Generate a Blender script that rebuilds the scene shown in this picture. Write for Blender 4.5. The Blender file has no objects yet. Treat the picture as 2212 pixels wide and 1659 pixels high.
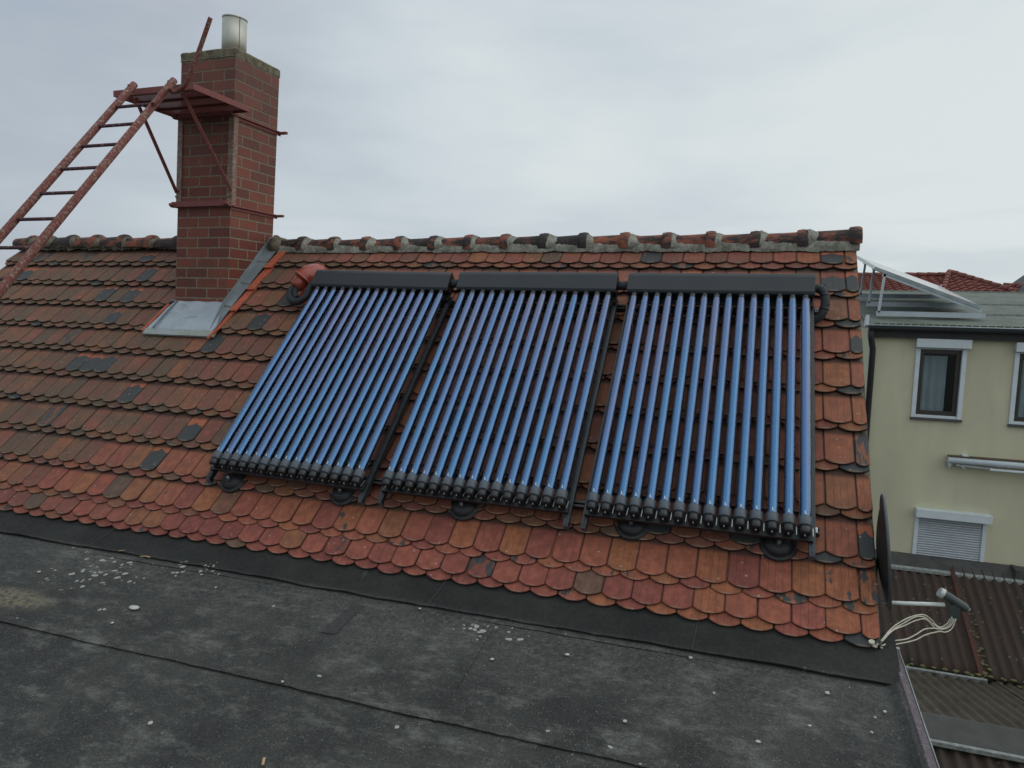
import bpy, bmesh, math, random
from mathutils import Vector, Matrix, Euler
R = math.radians
random.seed(7)
sc = bpy.context.scene
col = sc.collection

# ------------------------------------------------------------------ camera
cam = bpy.data.cameras.new('camera')
cam_o = bpy.data.objects.new('camera', cam); col.objects.link(cam_o)
cam.sensor_fit = 'HORIZONTAL'; cam.sensor_width = 36.0
cam.lens = 1531.83 / 2212 * 36.0
cam.clip_start = 0.05; cam.clip_end = 2000
B = ((0.94607455, 0.32292387, 0.02575124), (0.05664126, -0.08662697, -0.99462935), (-0.3189588, 0.94245209, -0.10024639))
Rm = Matrix(((B[0][0], -B[1][0], -B[2][0]), (B[0][1], -B[1][1], -B[2][1]), (B[0][2], -B[1][2], -B[2][2])))
cam_o.matrix_world = Matrix.Translation((-0.67129, -4.12033, 1.72495)) @ Rm.to_4x4()
sc.camera = cam_o
sc.render.resolution_x = 1024; sc.render.resolution_y = 768

# ------------------------------------------------------------------ light
sc.view_settings.view_transform = 'Standard'; sc.view_settings.look = 'None'
sc.view_settings.gamma = 1.0; sc.view_settings.exposure = 0.0
SUN = Vector((0.80, 0.10, 0.55)).normalized()
sun = bpy.data.lights.new('sun', 'SUN'); sun.energy = 0.65; sun.angle = R(85); sun.color = (1.0, 0.96, 0.9)
so = bpy.data.objects.new('sun', sun); col.objects.link(so)
so.rotation_euler = SUN.to_track_quat('Z', 'Y').to_euler()

def inp(n, k, v):
    if v is not None: n.inputs[k].default_value = v
class NT:
    """small node-tree helper"""
    def __init__(s, tree): s.t = tree; s.n = tree.nodes; s.l = tree.links
    def node(s, typ, **props):
        n = s.n.new(typ)
        for k, v in props.items(): setattr(n, k, v)
        return n
    def put(s, sock, v):
        if isinstance(v, bpy.types.NodeSocket): s.l.new(v, sock)
        elif v is not None:
            if isinstance(v, (tuple, list)) and len(v) == 3 and sock.type == 'RGBA': v = (*v, 1)
            sock.default_value = v
    def math(s, op, a, b=None, c=None, clamp=False):
        n = s.node('ShaderNodeMath', operation=op, use_clamp=clamp)
        s.put(n.inputs[0], a)
        if b is not None: s.put(n.inputs[1], b)
        if c is not None: s.put(n.inputs[2], c)
        return n.outputs[0]
    def mix(s, f, a, b, mode='MIX'):
        n = s.node('ShaderNodeMix', data_type='RGBA', blend_type=mode)
        s.put(n.inputs[0], f); s.put(n.inputs[6], a); s.put(n.inputs[7], b)
        return n.outputs[2]
    def noise(s, vec, scale, detail=3, rough=.55, dim='3D', w=None):
        n = s.node('ShaderNodeTexNoise', noise_dimensions=dim)
        if vec is not None: s.l.new(vec, n.inputs['Vector'])
        n.inputs['Scale'].default_value = scale; n.inputs['Detail'].default_value = detail
        n.inputs['Roughness'].default_value = rough
        if w is not None: s.put(n.inputs['W'], w)
        return n.outputs[0]
    def voro(s, vec, scale, feature='F1', rnd=1.0):
        n = s.node('ShaderNodeTexVoronoi', feature=feature)
        if vec is not None: s.l.new(vec, n.inputs['Vector'])
        n.inputs['Scale'].default_value = scale; n.inputs['Randomness'].default_value = rnd
        return n
    def step(s, v, a, b, lo=0., hi=1.):
        n = s.node('ShaderNodeMapRange', interpolation_type='SMOOTHSTEP')
        s.put(n.inputs[0], v); s.put(n.inputs[1], a); s.put(n.inputs[2], b); s.put(n.inputs[3], lo); s.put(n.inputs[4], hi)
        return n.outputs[0]
    def ramp(s, v, pts):
        n = s.node('ShaderNodeValToRGB'); s.put(n.inputs[0], v)
        e = n.color_ramp.elements
        while len(e) < len(pts): e.new(0.5)
        for i, (p, c) in enumerate(pts): e[i].position = p; e[i].color = (*c, 1)
        return n.outputs[0]
    def mapping(s, vec, sc_=(1, 1, 1), loc=(0, 0, 0), rot=(0, 0, 0)):
        n = s.node('ShaderNodeMapping'); s.l.new(vec, n.inputs[0])
        n.inputs['Scale'].default_value = sc_; n.inputs['Location'].default_value = loc; n.inputs['Rotation'].default_value = rot
        return n.outputs[0]
    def coord(s, k='Object'): return s.node('ShaderNodeTexCoord').outputs[k]
    def bump(s, h, strength=.3, dist=.01):
        n = s.node('ShaderNodeBump'); s.put(n.inputs['Height'], h)
        n.inputs['Strength'].default_value = strength; n.inputs['Distance'].default_value = dist
        return n.outputs[0]

def material(name):
    m = bpy.data.materials.new(name); m.use_nodes = True
    m.node_tree.nodes.clear(); t = NT(m.node_tree)
    out = t.node('ShaderNodeOutputMaterial'); p = t.node('ShaderNodeBsdfPrincipled')
    t.l.new(p.outputs[0], out.inputs[0]); t.p = p; t.out = out; t.m = m
    return t
def fin(t, color=None, rough=None, metal=None, normal=None, spec=None):
    t.put(t.p.inputs['Base Color'], color); t.put(t.p.inputs['Roughness'], rough); t.put(t.p.inputs['Metallic'], metal)
    if normal is not None: t.l.new(normal, t.p.inputs['Normal'])
    if spec is not None: t.put(t.p.inputs['Specular IOR Level'], spec)
    return t.m

# ------------------------------------------------------------------ world
w = bpy.data.worlds.new('World'); sc.world = w; w.use_nodes = True
wt = NT(w.node_tree); wt.n.clear()
wo = wt.node('ShaderNodeOutputWorld'); bg = wt.node('ShaderNodeBackground'); wt.l.new(bg.outputs[0], wo.inputs[0])
sky = wt.node('ShaderNodeTexSky', sky_type='NISHITA', sun_disc=False)
sky.sun_elevation = math.asin(SUN.z); sky.sun_rotation = math.atan2(SUN.x, SUN.y)
sky.altitude = 200; sky.air_density = 1.2; sky.dust_density = 2.5
g = wt.coord('Generated')
cl = wt.noise(wt.mapping(g, (1.2, 1.2, 3.0), (0.3, 0.1, 0)), 1.3, 5, .48)
cl2 = wt.noise(wt.mapping(g, (1.0, 1.0, 3.6), (2.3, .7, .2)), 2.6, 5, .5)
c = wt.math('ADD', wt.math('MULTIPLY', cl, .65), wt.math('MULTIPLY', cl2, .35))
sepw = wt.node('ShaderNodeSeparateXYZ'); wt.l.new(g, sepw.inputs[0])
# clouds thicken towards the west (-X)
c = wt.math('ADD', c, wt.math('MULTIPLY_ADD', sepw.outputs[0], .26, .06))
cc = wt.ramp(c, [(.24, (3.5, 4.25, 5.2)), (.36, (4.6, 5.1, 5.7)), (.52, (6.1, 6.75, 7.2)), (.66, (7.3, 7.85, 7.95))])
# paler towards the horizon
hz = wt.noise(wt.mapping(g, (2.2, 2.2, 16.0), (.4, .2, .3)), 2.0, 5, .55)
hzm = wt.math('MULTIPLY', wt.step(hz, .44, .62), wt.math('MULTIPLY', wt.step(sepw.outputs[2], .22, .06), .22))
cc = wt.mix(hzm, cc, (4.2, 5.0, 5.7))
# overcast sky is brightest overhead
zb = wt.step(sepw.outputs[2], .48, .95, 1.0, 1.55)
vs = wt.node('ShaderNodeVectorMath', operation='SCALE'); wt.l.new(cc, vs.inputs[0]); wt.l.new(zb, vs.inputs['Scale']); cc = vs.outputs[0]
mixc = wt.mix(.93, sky.outputs[0], cc)
wt.l.new(mixc, bg.inputs[0]); bg.inputs[1].default_value = 0.1

# ------------------------------------------------------------------ helpers
class MB:
    """mesh builder; optional per-point attributes col (4) and luv (3)"""
    def __init__(s): s.v = []; s.f = []; s.c = []; s.u = []; s.sm = []
    def pt(s, p, c=(0, 0, 0, 0), u=(0, 0, 0)):
        s.v.append(tuple(p)); s.c.append(c); s.u.append(u); return len(s.v) - 1
    def face(s, idx, smooth=False): s.f.append(tuple(idx)); s.sm.append(smooth)
    def box(s, a, b, M=None):
        x0, y0, z0 = a; x1, y1, z1 = b
        P = [(x0, y0, z0), (x1, y0, z0), (x1, y1, z0), (x0, y1, z0), (x0, y0, z1), (x1, y0, z1), (x1, y1, z1), (x0, y1, z1)]
        i = len(s.v)
        for p in P: s.pt(M @ Vector(p) if M else p)
        for q in ((0, 3, 2, 1), (4, 5, 6, 7), (0, 1, 5, 4), (1, 2, 6, 5), (2, 3, 7, 6), (3, 0, 4, 7)): s.face([i + k for k in q])
        return s
    def bar(s, a, b, w_, h_, up=(0, 0, 1)):
        a = Vector(a); b = Vector(b); d = (b - a); L = d.length; d.normalize()
        x = d.cross(Vector(up)).normalized(); z = x.cross(d)
        M = Matrix.Translation(a) @ Matrix((x, d, z)).transposed().to_4x4()
        return s.box((-w_ / 2, 0, -h_ / 2), (w_ / 2, L, h_ / 2), M)
    def tube(s, pts, r, n=12, cap=True, smooth=True):
        pts = [Vector(p) for p in pts]; rs = r if isinstance(r, (list, tuple)) else [r] * len(pts)
        t0 = (pts[1] - pts[0]).normalized(); x = t0.orthogonal().normalized(); rings = []
        for i, p in enumerate(pts):
            if i == 0: t = pts[1] - pts[0]
            elif i == len(pts) - 1: t = pts[-1] - pts[-2]
            else: t = (pts[i + 1] - pts[i]).normalized() + (pts[i] - pts[i - 1]).normalized()
            t.normalize(); x = (x - t * x.dot(t))
            x = x.normalized() if x.length > 1e-6 else t.orthogonal().normalized()
            y = t.cross(x); ring = []
            for k in range(n):
                a = 2 * math.pi * k / n
                ring.append(s.pt(p + (x * math.cos(a) + y * math.sin(a)) * rs[i]))
            rings.append(ring)
        for a, b in zip(rings, rings[1:]):
            for k in range(n): s.face((a[k], a[(k + 1) % n], b[(k + 1) % n], b[k]), smooth)
        if cap: s.face(rings[0][::-1]); s.face(rings[-1])
        return s
    def prism(s, poly, x0, x1, fn=None):
        """poly in (y,z), extruded along x"""
        i = len(s.v); n = len(poly)
        for x in (x0, x1):
            for (y, z) in poly: s.pt(fn(x, y, z) if fn else (x, y, z))
        s.face([i + k for k in range(n)][::-1]); s.face([i + n + k for k in range(n)])
        for k in range(n): s.face((i + k, i + (k + 1) % n, i + n + (k + 1) % n, i + n + k))
        return s
    def build(s, name, mat, parent=None, attrs=False, bevel=0, fix=True):
        me = bpy.data.meshes.new(name); me.from_pydata(s.v, [], s.f)
        if any(s.sm):
            me.polygons.foreach_set('use_smooth', s.sm)
        if attrs:
            a = me.attributes.new('tc', 'FLOAT_COLOR', 'POINT'); a.data.foreach_set('color', [q for c in s.c for q in c])
            a = me.attributes.new('luv', 'FLOAT_VECTOR', 'POINT'); a.data.foreach_set('vector', [q for c in s.u for q in c])
        if fix and not attrs:
            bm = bmesh.new(); bm.from_mesh(me); bmesh.ops.recalc_face_normals(bm, faces=bm.faces)
            bm.to_mesh(me); bm.free()
        me.materials.append(mat); o = bpy.data.objects.new(name, me); col.objects.link(o)
        if bevel:
            b = o.modifiers.new('bevel', 'BEVEL'); b.width = bevel; b.segments = 2; b.limit_method = 'ANGLE'; b.angle_limit = R(40)
        if parent: o.parent = parent
        return o
def tag(o, label=None, cat=None, group=None, kind=None):
    if label: o['label'] = label
    if cat: o['category'] = cat
    if group: o['group'] = group
    if kind: o['kind'] = kind
    return o
def empty(name, loc=(0, 0, 0), rot=(0, 0, 0)):
    o = bpy.data.objects.new(name, None); col.objects.link(o); o.location = loc; o.rotation_euler = rot
    o.empty_display_size = .1; return o
def copy_tree(o, parent=None):
    c_ = o.copy(); col.objects.link(c_); c_.parent = parent
    for ch in [x for x in list(col.objects) if x.parent == o]: copy_tree(ch, c_)
    return c_
def arc(p0, p1, p2, n=8):
    p0, p1, p2 = Vector(p0), Vector(p1), Vector(p2)
    return [p0 * (1 - t) ** 2 + p1 * 2 * t * (1 - t) + p2 * t * t for t in [i / n for i in range(n + 1)]]
def spline(P, n=6):
    P = [Vector(p) for p in P]; P = [P[0] * 2 - P[1]] + P + [P[-1] * 2 - P[-2]]; out = []
    for i in range(1, len(P) - 2):
        a, b, c_, d = P[i - 1:i + 3]
        for k in range(n):
            t = k / n
            out.append(.5 * ((2 * b) + (c_ - a) * t + (2 * a - 5 * b + 4 * c_ - d) * t * t + (3 * b - a - 3 * c_ + d) * t ** 3))
    out.append(P[-2]); return out

PIT = 0.8008372                 # roof pitch
CP, SP = math.cos(PIT), math.sin(PIT)
def rp(x, s, h=0.0): return Vector((x, s * CP - h * SP, s * SP + h * CP))     # roof point: along eave, up slope, off plane

# ------------------------------------------------------------------ materials
def m_plain(name, c, rough=.5, metal=0., var=.15, scale=20, bump=.0, bd=.002, spec=None):
    t = material(name); o = t.coord(); n = t.noise(o, scale, 5, .6)
    f = t.step(n, .3, .7, 1 - var, 1 + var)
    cn = t.node('ShaderNodeVectorMath', operation='SCALE'); cn.inputs[0].default_value = c; t.l.new(f, cn.inputs['Scale'])
    nm = t.bump(t.noise(o, scale * 4, 4), bump, bd) if bump else None
    return fin(t, cn.outputs[0], t.step(n, .3, .7, rough * .85, min(1, rough * 1.15)), metal, nm, spec)

def mk_tile():
    t = material('clay_tile')
    a = t.node('ShaderNodeAttribute', attribute_name='tc'); sp = t.node('ShaderNodeSeparateColor'); t.l.new(a.outputs['Color'], sp.inputs[0])
    r, g_, b = sp.outputs; al = a.outputs['Alpha']
    u = t.node('ShaderNodeAttribute', attribute_name='luv').outputs['Vector']
    us = t.node('ShaderNodeSeparateXYZ'); t.l.new(u, us.inputs[0]); U, V, S = us.outputs
    o = t.coord()
    base = t.ramp(r, [(0, (.215, .064, .050)), (.28, (.275, .082, .058)), (.52, (.30, .098, .057)), (.70, (.31, .112, .052)), (.84, (.19, .088, .055)), (1, (.115, .078, .058))])
    seed = t.math('MULTIPLY', S, 37.)
    # local tile vector
    cv = t.node('ShaderNodeCombineXYZ'); t.l.new(U, cv.inputs[0]); t.l.new(t.math('MULTIPLY', V, 1.8), cv.inputs[1]); t.l.new(seed, cv.inputs[2])
    tv = cv.outputs[0]
    n1 = t.noise(tv, 3.0, 6, .65)
    base = t.mix(t.step(n1, .35, .7), t.mix(1, base, (.72, .72, .74), 'MULTIPLY'), t.mix(1, base, (1.12, 1.1, 1.06), 'MULTIPLY'))
    # vertical streaks
    st = t.noise(t.mapping(tv, (14, 1.2, 1)), 1.5, 4, .6)
    base = t.mix(t.step(st, .5, .8, 0, .45), base, t.mix(1, base, (.55, .55, .55), 'MULTIPLY'))
    fine = t.noise(o, 260, 3, .7)
    base = t.mix(t.step(fine, .4, .75, 0, .3), base, t.mix(1, base, (.6, .6, .6), 'MULTIPLY'))
    # grey-brown weathering film
    wn = t.noise(o, 5.5, 5, .65)
    wf = t.math('MULTIPLY', t.step(t.math('ADD', wn, t.math('MULTIPLY', n1, .35)), .36, .80), al, clamp=True)
    wf = t.math('MULTIPLY', wf, t.step(t.math('ADD', V, t.math('MULTIPLY', n1, .3)), .62, .92, 1, .15))
    base = t.mix(t.math('MULTIPLY', wf, .92, clamp=True), base, t.mix(t.step(fine, .35, .65), (.075, .052, .036), (.125, .085, .055)))
    # black glaze patches left on some tiles
    pn = t.noise(t.mapping(tv, (1.4, .8, 1)), 1.7, 6, .62)
    pf = t.step(t.math('ADD', pn, t.math('MULTIPLY', g_, .62)), .86, .93)
    # patch edge follows the cusp left by the tiles that once lay above
    cu = t.math('MULTIPLY', t.math('POWER', t.math('SUBTRACT', 1.0, t.math('ABSOLUTE', t.math('SUBTRACT', t.math('MULTIPLY', U, 2.), 1.)), clamp=True), 1.6), .10)
    vb = t.math('ADD', t.math('ADD', cu, t.math('MULTIPLY_ADD', S, .22, .30)), t.math('MULTIPLY', n1, .18))
    cusp = t.math('MULTIPLY', t.math('GREATER_THAN', g_, .80), t.step(t.math('SUBTRACT', V, vb), .012, -.012))
    up_ = t.math('MULTIPLY', t.math('GREATER_THAN', g_, .80), t.step(t.math('SUBTRACT', V, vb), -.012, .012))
    pf = t.math('MAXIMUM', t.math('MULTIPLY', pf, t.math('LESS_THAN', g_, .80)), cusp)
    base = t.mix(t.math('MULTIPLY', up_, t.step(t.math('FRACT', t.math('MULTIPLY', S, 7.3)), .3, .7, .15, .85)), base, (.36, .105, .05))
    base = t.mix(pf, base, t.mix(t.step(fine, .4, .7), (.030, .034, .036), (.058, .058, .056)))
    # soot towards edges of the tile
    eu = t.math('MULTIPLY', t.math('ABSOLUTE', t.math('SUBTRACT', U, .5)), 2.)
    ed = t.math('MULTIPLY', t.step(t.math('ADD', eu, t.math('MULTIPLY', n1, .18)), 1.03, 1.12), .45)
    base = t.mix(ed, base, (.03, .024, .02))
    # moulded grooves
    fr = t.math('FRACT', t.math('ADD', t.math('MULTIPLY', U, 4.), .5))
    gl = t.step(t.math('ABSOLUTE', t.math('SUBTRACT', fr, .5)), .0, .05, 1, 0)
    gin = t.math('MULTIPLY', gl, t.step(eu, .85, .8))
    gm = t.math('MULTIPLY', gin, t.math('GREATER_THAN', b, .52))
    base = t.mix(t.math('MULTIPLY', gm, .55), base, (.04, .028, .022))
    # shadow line between courses painted dark at the laps, with some grime
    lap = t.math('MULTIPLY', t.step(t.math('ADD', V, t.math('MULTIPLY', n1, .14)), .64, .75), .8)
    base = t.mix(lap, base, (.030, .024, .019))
    # lichen flecks
    vo = t.voro(o, 26); ln = t.noise(o, 9, 3)
    lf = t.math('MULTIPLY', t.step(vo.outputs['Distance'], .17, .1), t.step(t.math('ADD', ln, t.math('MULTIPLY', al, .16)), .60, .70))
    base = t.mix(t.math('MULTIPLY', lf, .75), base, (.30, .29, .20))
    # pale spatter
    v2 = t.voro(o, 11); base = t.mix(t.step(v2.outputs['Distance'], .075, .05, 0, .7), base, (.42, .40, .34))
    # mossy lower rim
    rim = t.math('MULTIPLY', t.step(V, .10, .02), t.math('MULTIPLY', t.step(ln, .4, .6), al))
    base = t.mix(t.math('MULTIPLY', rim, .6, clamp=True), base, (.085, .078, .04))
    wr = t.step(V, .022, .008, 0, .35); base = t.mix(wr, base, (.36, .25, .19))
    h = t.math('SUBTRACT', t.math('ADD', t.math('MULTIPLY', n1, 1.2), t.math('MULTIPLY', fine, .35)), t.math('MULTIPLY', gm, .8))
    base = t.mix(t.step(V, -.01, -.10), base, (.018, .014, .011))  # tile end faces painted near-black as the shadow line under the tips
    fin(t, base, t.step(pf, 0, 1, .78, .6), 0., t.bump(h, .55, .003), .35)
    return t.m
M_TILE = mk_tile()

def mk_mortar(dark=False):
    t = material('mortar'); o = t.coord(); n = t.noise(o, 9, 6, .7); f = t.noise(o, 60, 4)
    c1 = t.mix(t.step(n, .35, .65), (.14, .135, .11), (.31, .305, .265)) if not dark else t.mix(t.step(n, .35, .65), (.06, .052, .04), (.19, .165, .125))
    c1 = t.mix(t.step(f, .5, .7, 0, .6), c1, (.06, .06, .05))
    return fin(t, c1, .95, 0., t.bump(t.math('ADD', n, t.math('MULTIPLY', f, .4)), .8, .01), .2)
M_MORTAR, M_MORTAR_D = mk_mortar(), mk_mortar(True)

def mk_ridge():
    t = material('ridge_clay'); o = t.coord(); oi = t.node('ShaderNodeObjectInfo').outputs['Random']
    gv = t.coord()
    n = t.noise(t.mapping(o, (1, 2.5, 2.5)), 7, 6, .65, '4D', t.math('MULTIPLY', oi, 30)); f = t.noise(o, 120, 3)
    c1 = t.mix(t.step(f, .4, .7), (.27, .085, .05), (.17, .07, .045))
    c1 = t.mix(t.step(t.math('ADD', n, t.math('MULTIPLY', oi, .16)), .46, .62), c1, (.035, .03, .03))
    c1 = t.mix(t.step(t.noise(o, 22, 5), .62, .72, 0, .7), c1, (.27, .26, .22))
    return fin(t, c1, .75, 0., t.bump(t.math('ADD', n, f), .5, .006), .3)
M_RIDGE = mk_ridge()

def mk_brick():
    t = material('clinker_brick')
    u = t.node('ShaderNodeAttribute', attribute_name='luv').outputs['Vector']     # wall u (metres round), z
    bk = t.node('ShaderNodeTexBrick', offset=.5, squash=1.0)
    t.l.new(u, bk.inputs['Vector'])
    o = t.coord()
    nb = t.noise(u, 3, 4); wob = t.noise(o, 30, 3)
    bk.inputs['Color1'].default_value = (0, 0, 0, 1); bk.inputs['Color2'].default_value = (1, 1, 1, 1); bk.inputs['Mortar'].default_value = (.5, .5, .5, 1)
    bk.inputs['Scale'].default_value = 1; bk.inputs['Mortar Size'].default_value = .0085; bk.inputs['Mortar Smooth'].default_value = .3
    bk.inputs['Brick Width'].default_value = .262; bk.inputs['Row Height'].default_value = .0995; bk.inputs['Bias'].default_value = 0
    rnd = t.node('ShaderNodeSeparateColor'); t.l.new(bk.outputs['Color'], rnd.inputs[0])
    c1 = t.ramp(rnd.outputs[0], [(0, (.125, .038, .028)), (.5, (.175, .050, .033)), (1, (.225, .066, .040))])
    f = t.noise(o, 90, 5, .65)
    c1 = t.mix(t.step(f, .35, .75, 0, .5), c1, (.08, .025, .02))
    sz = t.node('ShaderNodeSeparateXYZ'); t.l.new(o, sz.inputs[0])
    # soot washed down below the crown of the stack
    soot = t.math('MULTIPLY', t.step(sz.outputs[2], 2.9, 4.1), t.step(t.noise(o, 4, 4), .25, .75, .35, .85))
    c1 = t.mix(t.math('MULTIPLY', soot, .42), c1, (.075, .058, .048))
    c1 = t.mix(t.math('MULTIPLY', t.step(t.noise(o, 2.2, 6, .7), .5, .68), .5), c1, (.07, .035, .03))
    mc = t.mix(t.step(f, .4, .65), (.15, .125, .09), (.27, .235, .175))
    mc = t.mix(t.math('MULTIPLY', soot, .5), mc, (.07, .065, .055))
    c1 = t.mix(bk.outputs['Fac'], c1, mc)
    h = t.math('ADD', t.math('MULTIPLY', bk.outputs['Fac'], -1.0), t.math('MULTIPLY', f, .3))
    return fin(t, c1, t.step(bk.outputs['Fac'], 0, 1, .55, .9), 0., t.bump(h, .8, .008), .3)
M_BRICK = mk_brick()

def mk_concrete():
    t = material('mossy_concrete'); o = t.coord(); n = t.noise(o, 14, 6, .7); v = t.voro(o, 30)
    c1 = t.mix(t.step(n, .35, .65), (.10, .088, .06), (.20, .18, .13))
    c1 = t.mix(t.step(t.noise(o, 30, 4), .56, .68, 0, .7), c1, (.035, .036, .028))
    return fin(t, c1, .95, 0., t.bump(n, .8, .01), .2)
M_CONC = mk_concrete()

def mk_paint(name, red, worn, amt=.5, under=(.30, .27, .24)):
    """flaking red oxide paint"""
    t = material(name); o = t.coord(); n = t.noise(o, 42, 8, .75); f = t.noise(o, 120, 4, .6)
    c1 = t.mix(t.step(f, .35, .7), red, tuple(q * .65 for q in red))
    c1 = t.mix(t.step(n, .62 - amt * .2, .70 - amt * .2), c1, t.mix(t.step(f, .4, .6), worn, under))
    return fin(t, c1, .7, 0., t.bump(t.math('ADD', n, f), .5, .003), .3)
M_LADDER = mk_paint('flaking_red_paint', (.17, .048, .040), (.14, .060, .030), .62, (.27, .235, .21))
M_PLAT = mk_paint('dull_red_paint', (.235, .080, .074), (.13, .07, .06), .25, (.26, .19, .17))
M_ANGLE = mk_paint('worn_angle_paint', (.24, .14, .115), (.27, .24, .19), .6, (.30, .26, .21))

def mk_zinc(name, c, rough=.45):
    t = material(name); o = t.coord(); n = t.noise(o, 6, 5, .6); f = t.noise(o, 50, 4)
    c1 = t.mix(t.step(n, .3, .7), tuple(q * .8 for q in c), c)
    c1 = t.mix(t.step(t.noise(t.mapping(o, (1, 3, 3)), 5, 5), .58, .7, 0, .5), c1, (.17, .16, .11))
    return fin(t, c1, t.step(f, .3, .7, rough * .8, rough * 1.2), .25, t.bump(n, .15, .005))
M_ZINC = mk_zinc('weathered_zinc', (.36, .41, .46), .5); M_ZINC_D = mk_zinc('dull_lead', (.20, .235, .255), .6)
t = material('stainless_flue'); o_ = t.coord(); s_ = t.node('ShaderNodeSeparateXYZ'); t.l.new(o_, s_.inputs[0])
n_ = t.noise(t.mapping(o_, (9, 9, .8)), 2, 5, .6)
st_ = t.step(t.math('ADD', s_.outputs[2], t.math('MULTIPLY', n_, -.22)), 4.05, 4.32, 1, 0)
c_ = t.mix(t.step(n_, .3, .7), (.40, .41, .37), (.50, .50, .44)); c_ = t.mix(t.math('MULTIPLY', st_, .7), c_, (.20, .16, .10))
M_FLUE = fin(t, c_, .42, .4)
M_BLACK = m_plain('black_anodised', (.010, .011, .013), .38, 0, .2, 30)
M_RAIL = m_plain('dark_rail', (.030, .036, .042), .33, .2, .2, 30)
M_HEADER = m_plain('anthracite_header', (.017, .021, .026), .5, .0, .12, 4)
M_CAP = m_plain('grey_rubber_cap', (.060, .074, .090), .5, 0, .15, 40)
M_FOAM = m_plain('foam_insulation', (.018, .022, .027), .7, 0, .3, 60, .6, .004)
M_REDPL = m_plain('red_plastic', (.27, .052, .034), .22, 0, .1, 12)
M_STEEL = m_plain('steel_pin', (.45, .46, .46), .3, .8, .1, 60)
M_ORANGE = m_plain('orange_cut_clay', (.36, .085, .042), .8, 0, .22, 30, .5, .004)

def mk_absorber():
    t = material('selective_coating'); o = t.coord(); oi = t.node('ShaderNodeObjectInfo').outputs['Random']
    n = t.noise(t.mapping(o, (2, .55, 2)), 1.6, 3, .5, '4D', t.math('MULTIPLY', oi, 40))
    s_ = t.node('ShaderNodeSeparateXYZ'); t.l.new(o, s_.inputs[0])
    k = t.math('ADD', n, t.step(s_.outputs[1], .4, 2.6, -.16, .10))
    k = t.math('ADD', k, t.math('MULTIPLY', t.math('SUBTRACT', oi, .5), .16))
    c1 = t.ramp(k, [(.30, (.046, .150, .310)), (.45, (.056, .134, .290)), (.6, (.084, .126, .262)), (.75, (.122, .136, .235))])
    t.p.inputs['Coat Weight'].default_value = .0
    return fin(t, c1, .20, .92, spec=.3)
M_ABS = mk_absorber()
def mk_glass(name, rough=.02, trans=(.93, .95, .95)):
    m = bpy.data.materials.new(name); m.use_nodes = True; m.node_tree.nodes.clear(); t = NT(m.node_tree)
    out = t.node('ShaderNodeOutputMaterial'); g1 = t.node('ShaderNodeBsdfGlossy'); tr = t.node('ShaderNodeBsdfTransparent')
    g1.inputs['Roughness'].default_value = rough; tr.inputs[0].default_value = (*trans, 1)
    lw = t.node('ShaderNodeLayerWeight'); lw.inputs[0].default_value = .28
    mx = t.node('ShaderNodeMixShader'); t.l.new(t.step(lw.outputs['Facing'], 0.1, 1, .045, .55), mx.inputs[0])
    t.l.new(tr.outputs[0], mx.inputs[1]); t.l.new(g1.outputs[0], mx.inputs[2]); t.l.new(mx.outputs[0], out.inputs[0])
    return m
M_GLASS = mk_glass('borosilicate_glass'); M_PANE = mk_glass('window_glass', .01, (.85, .9, .92))

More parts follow.
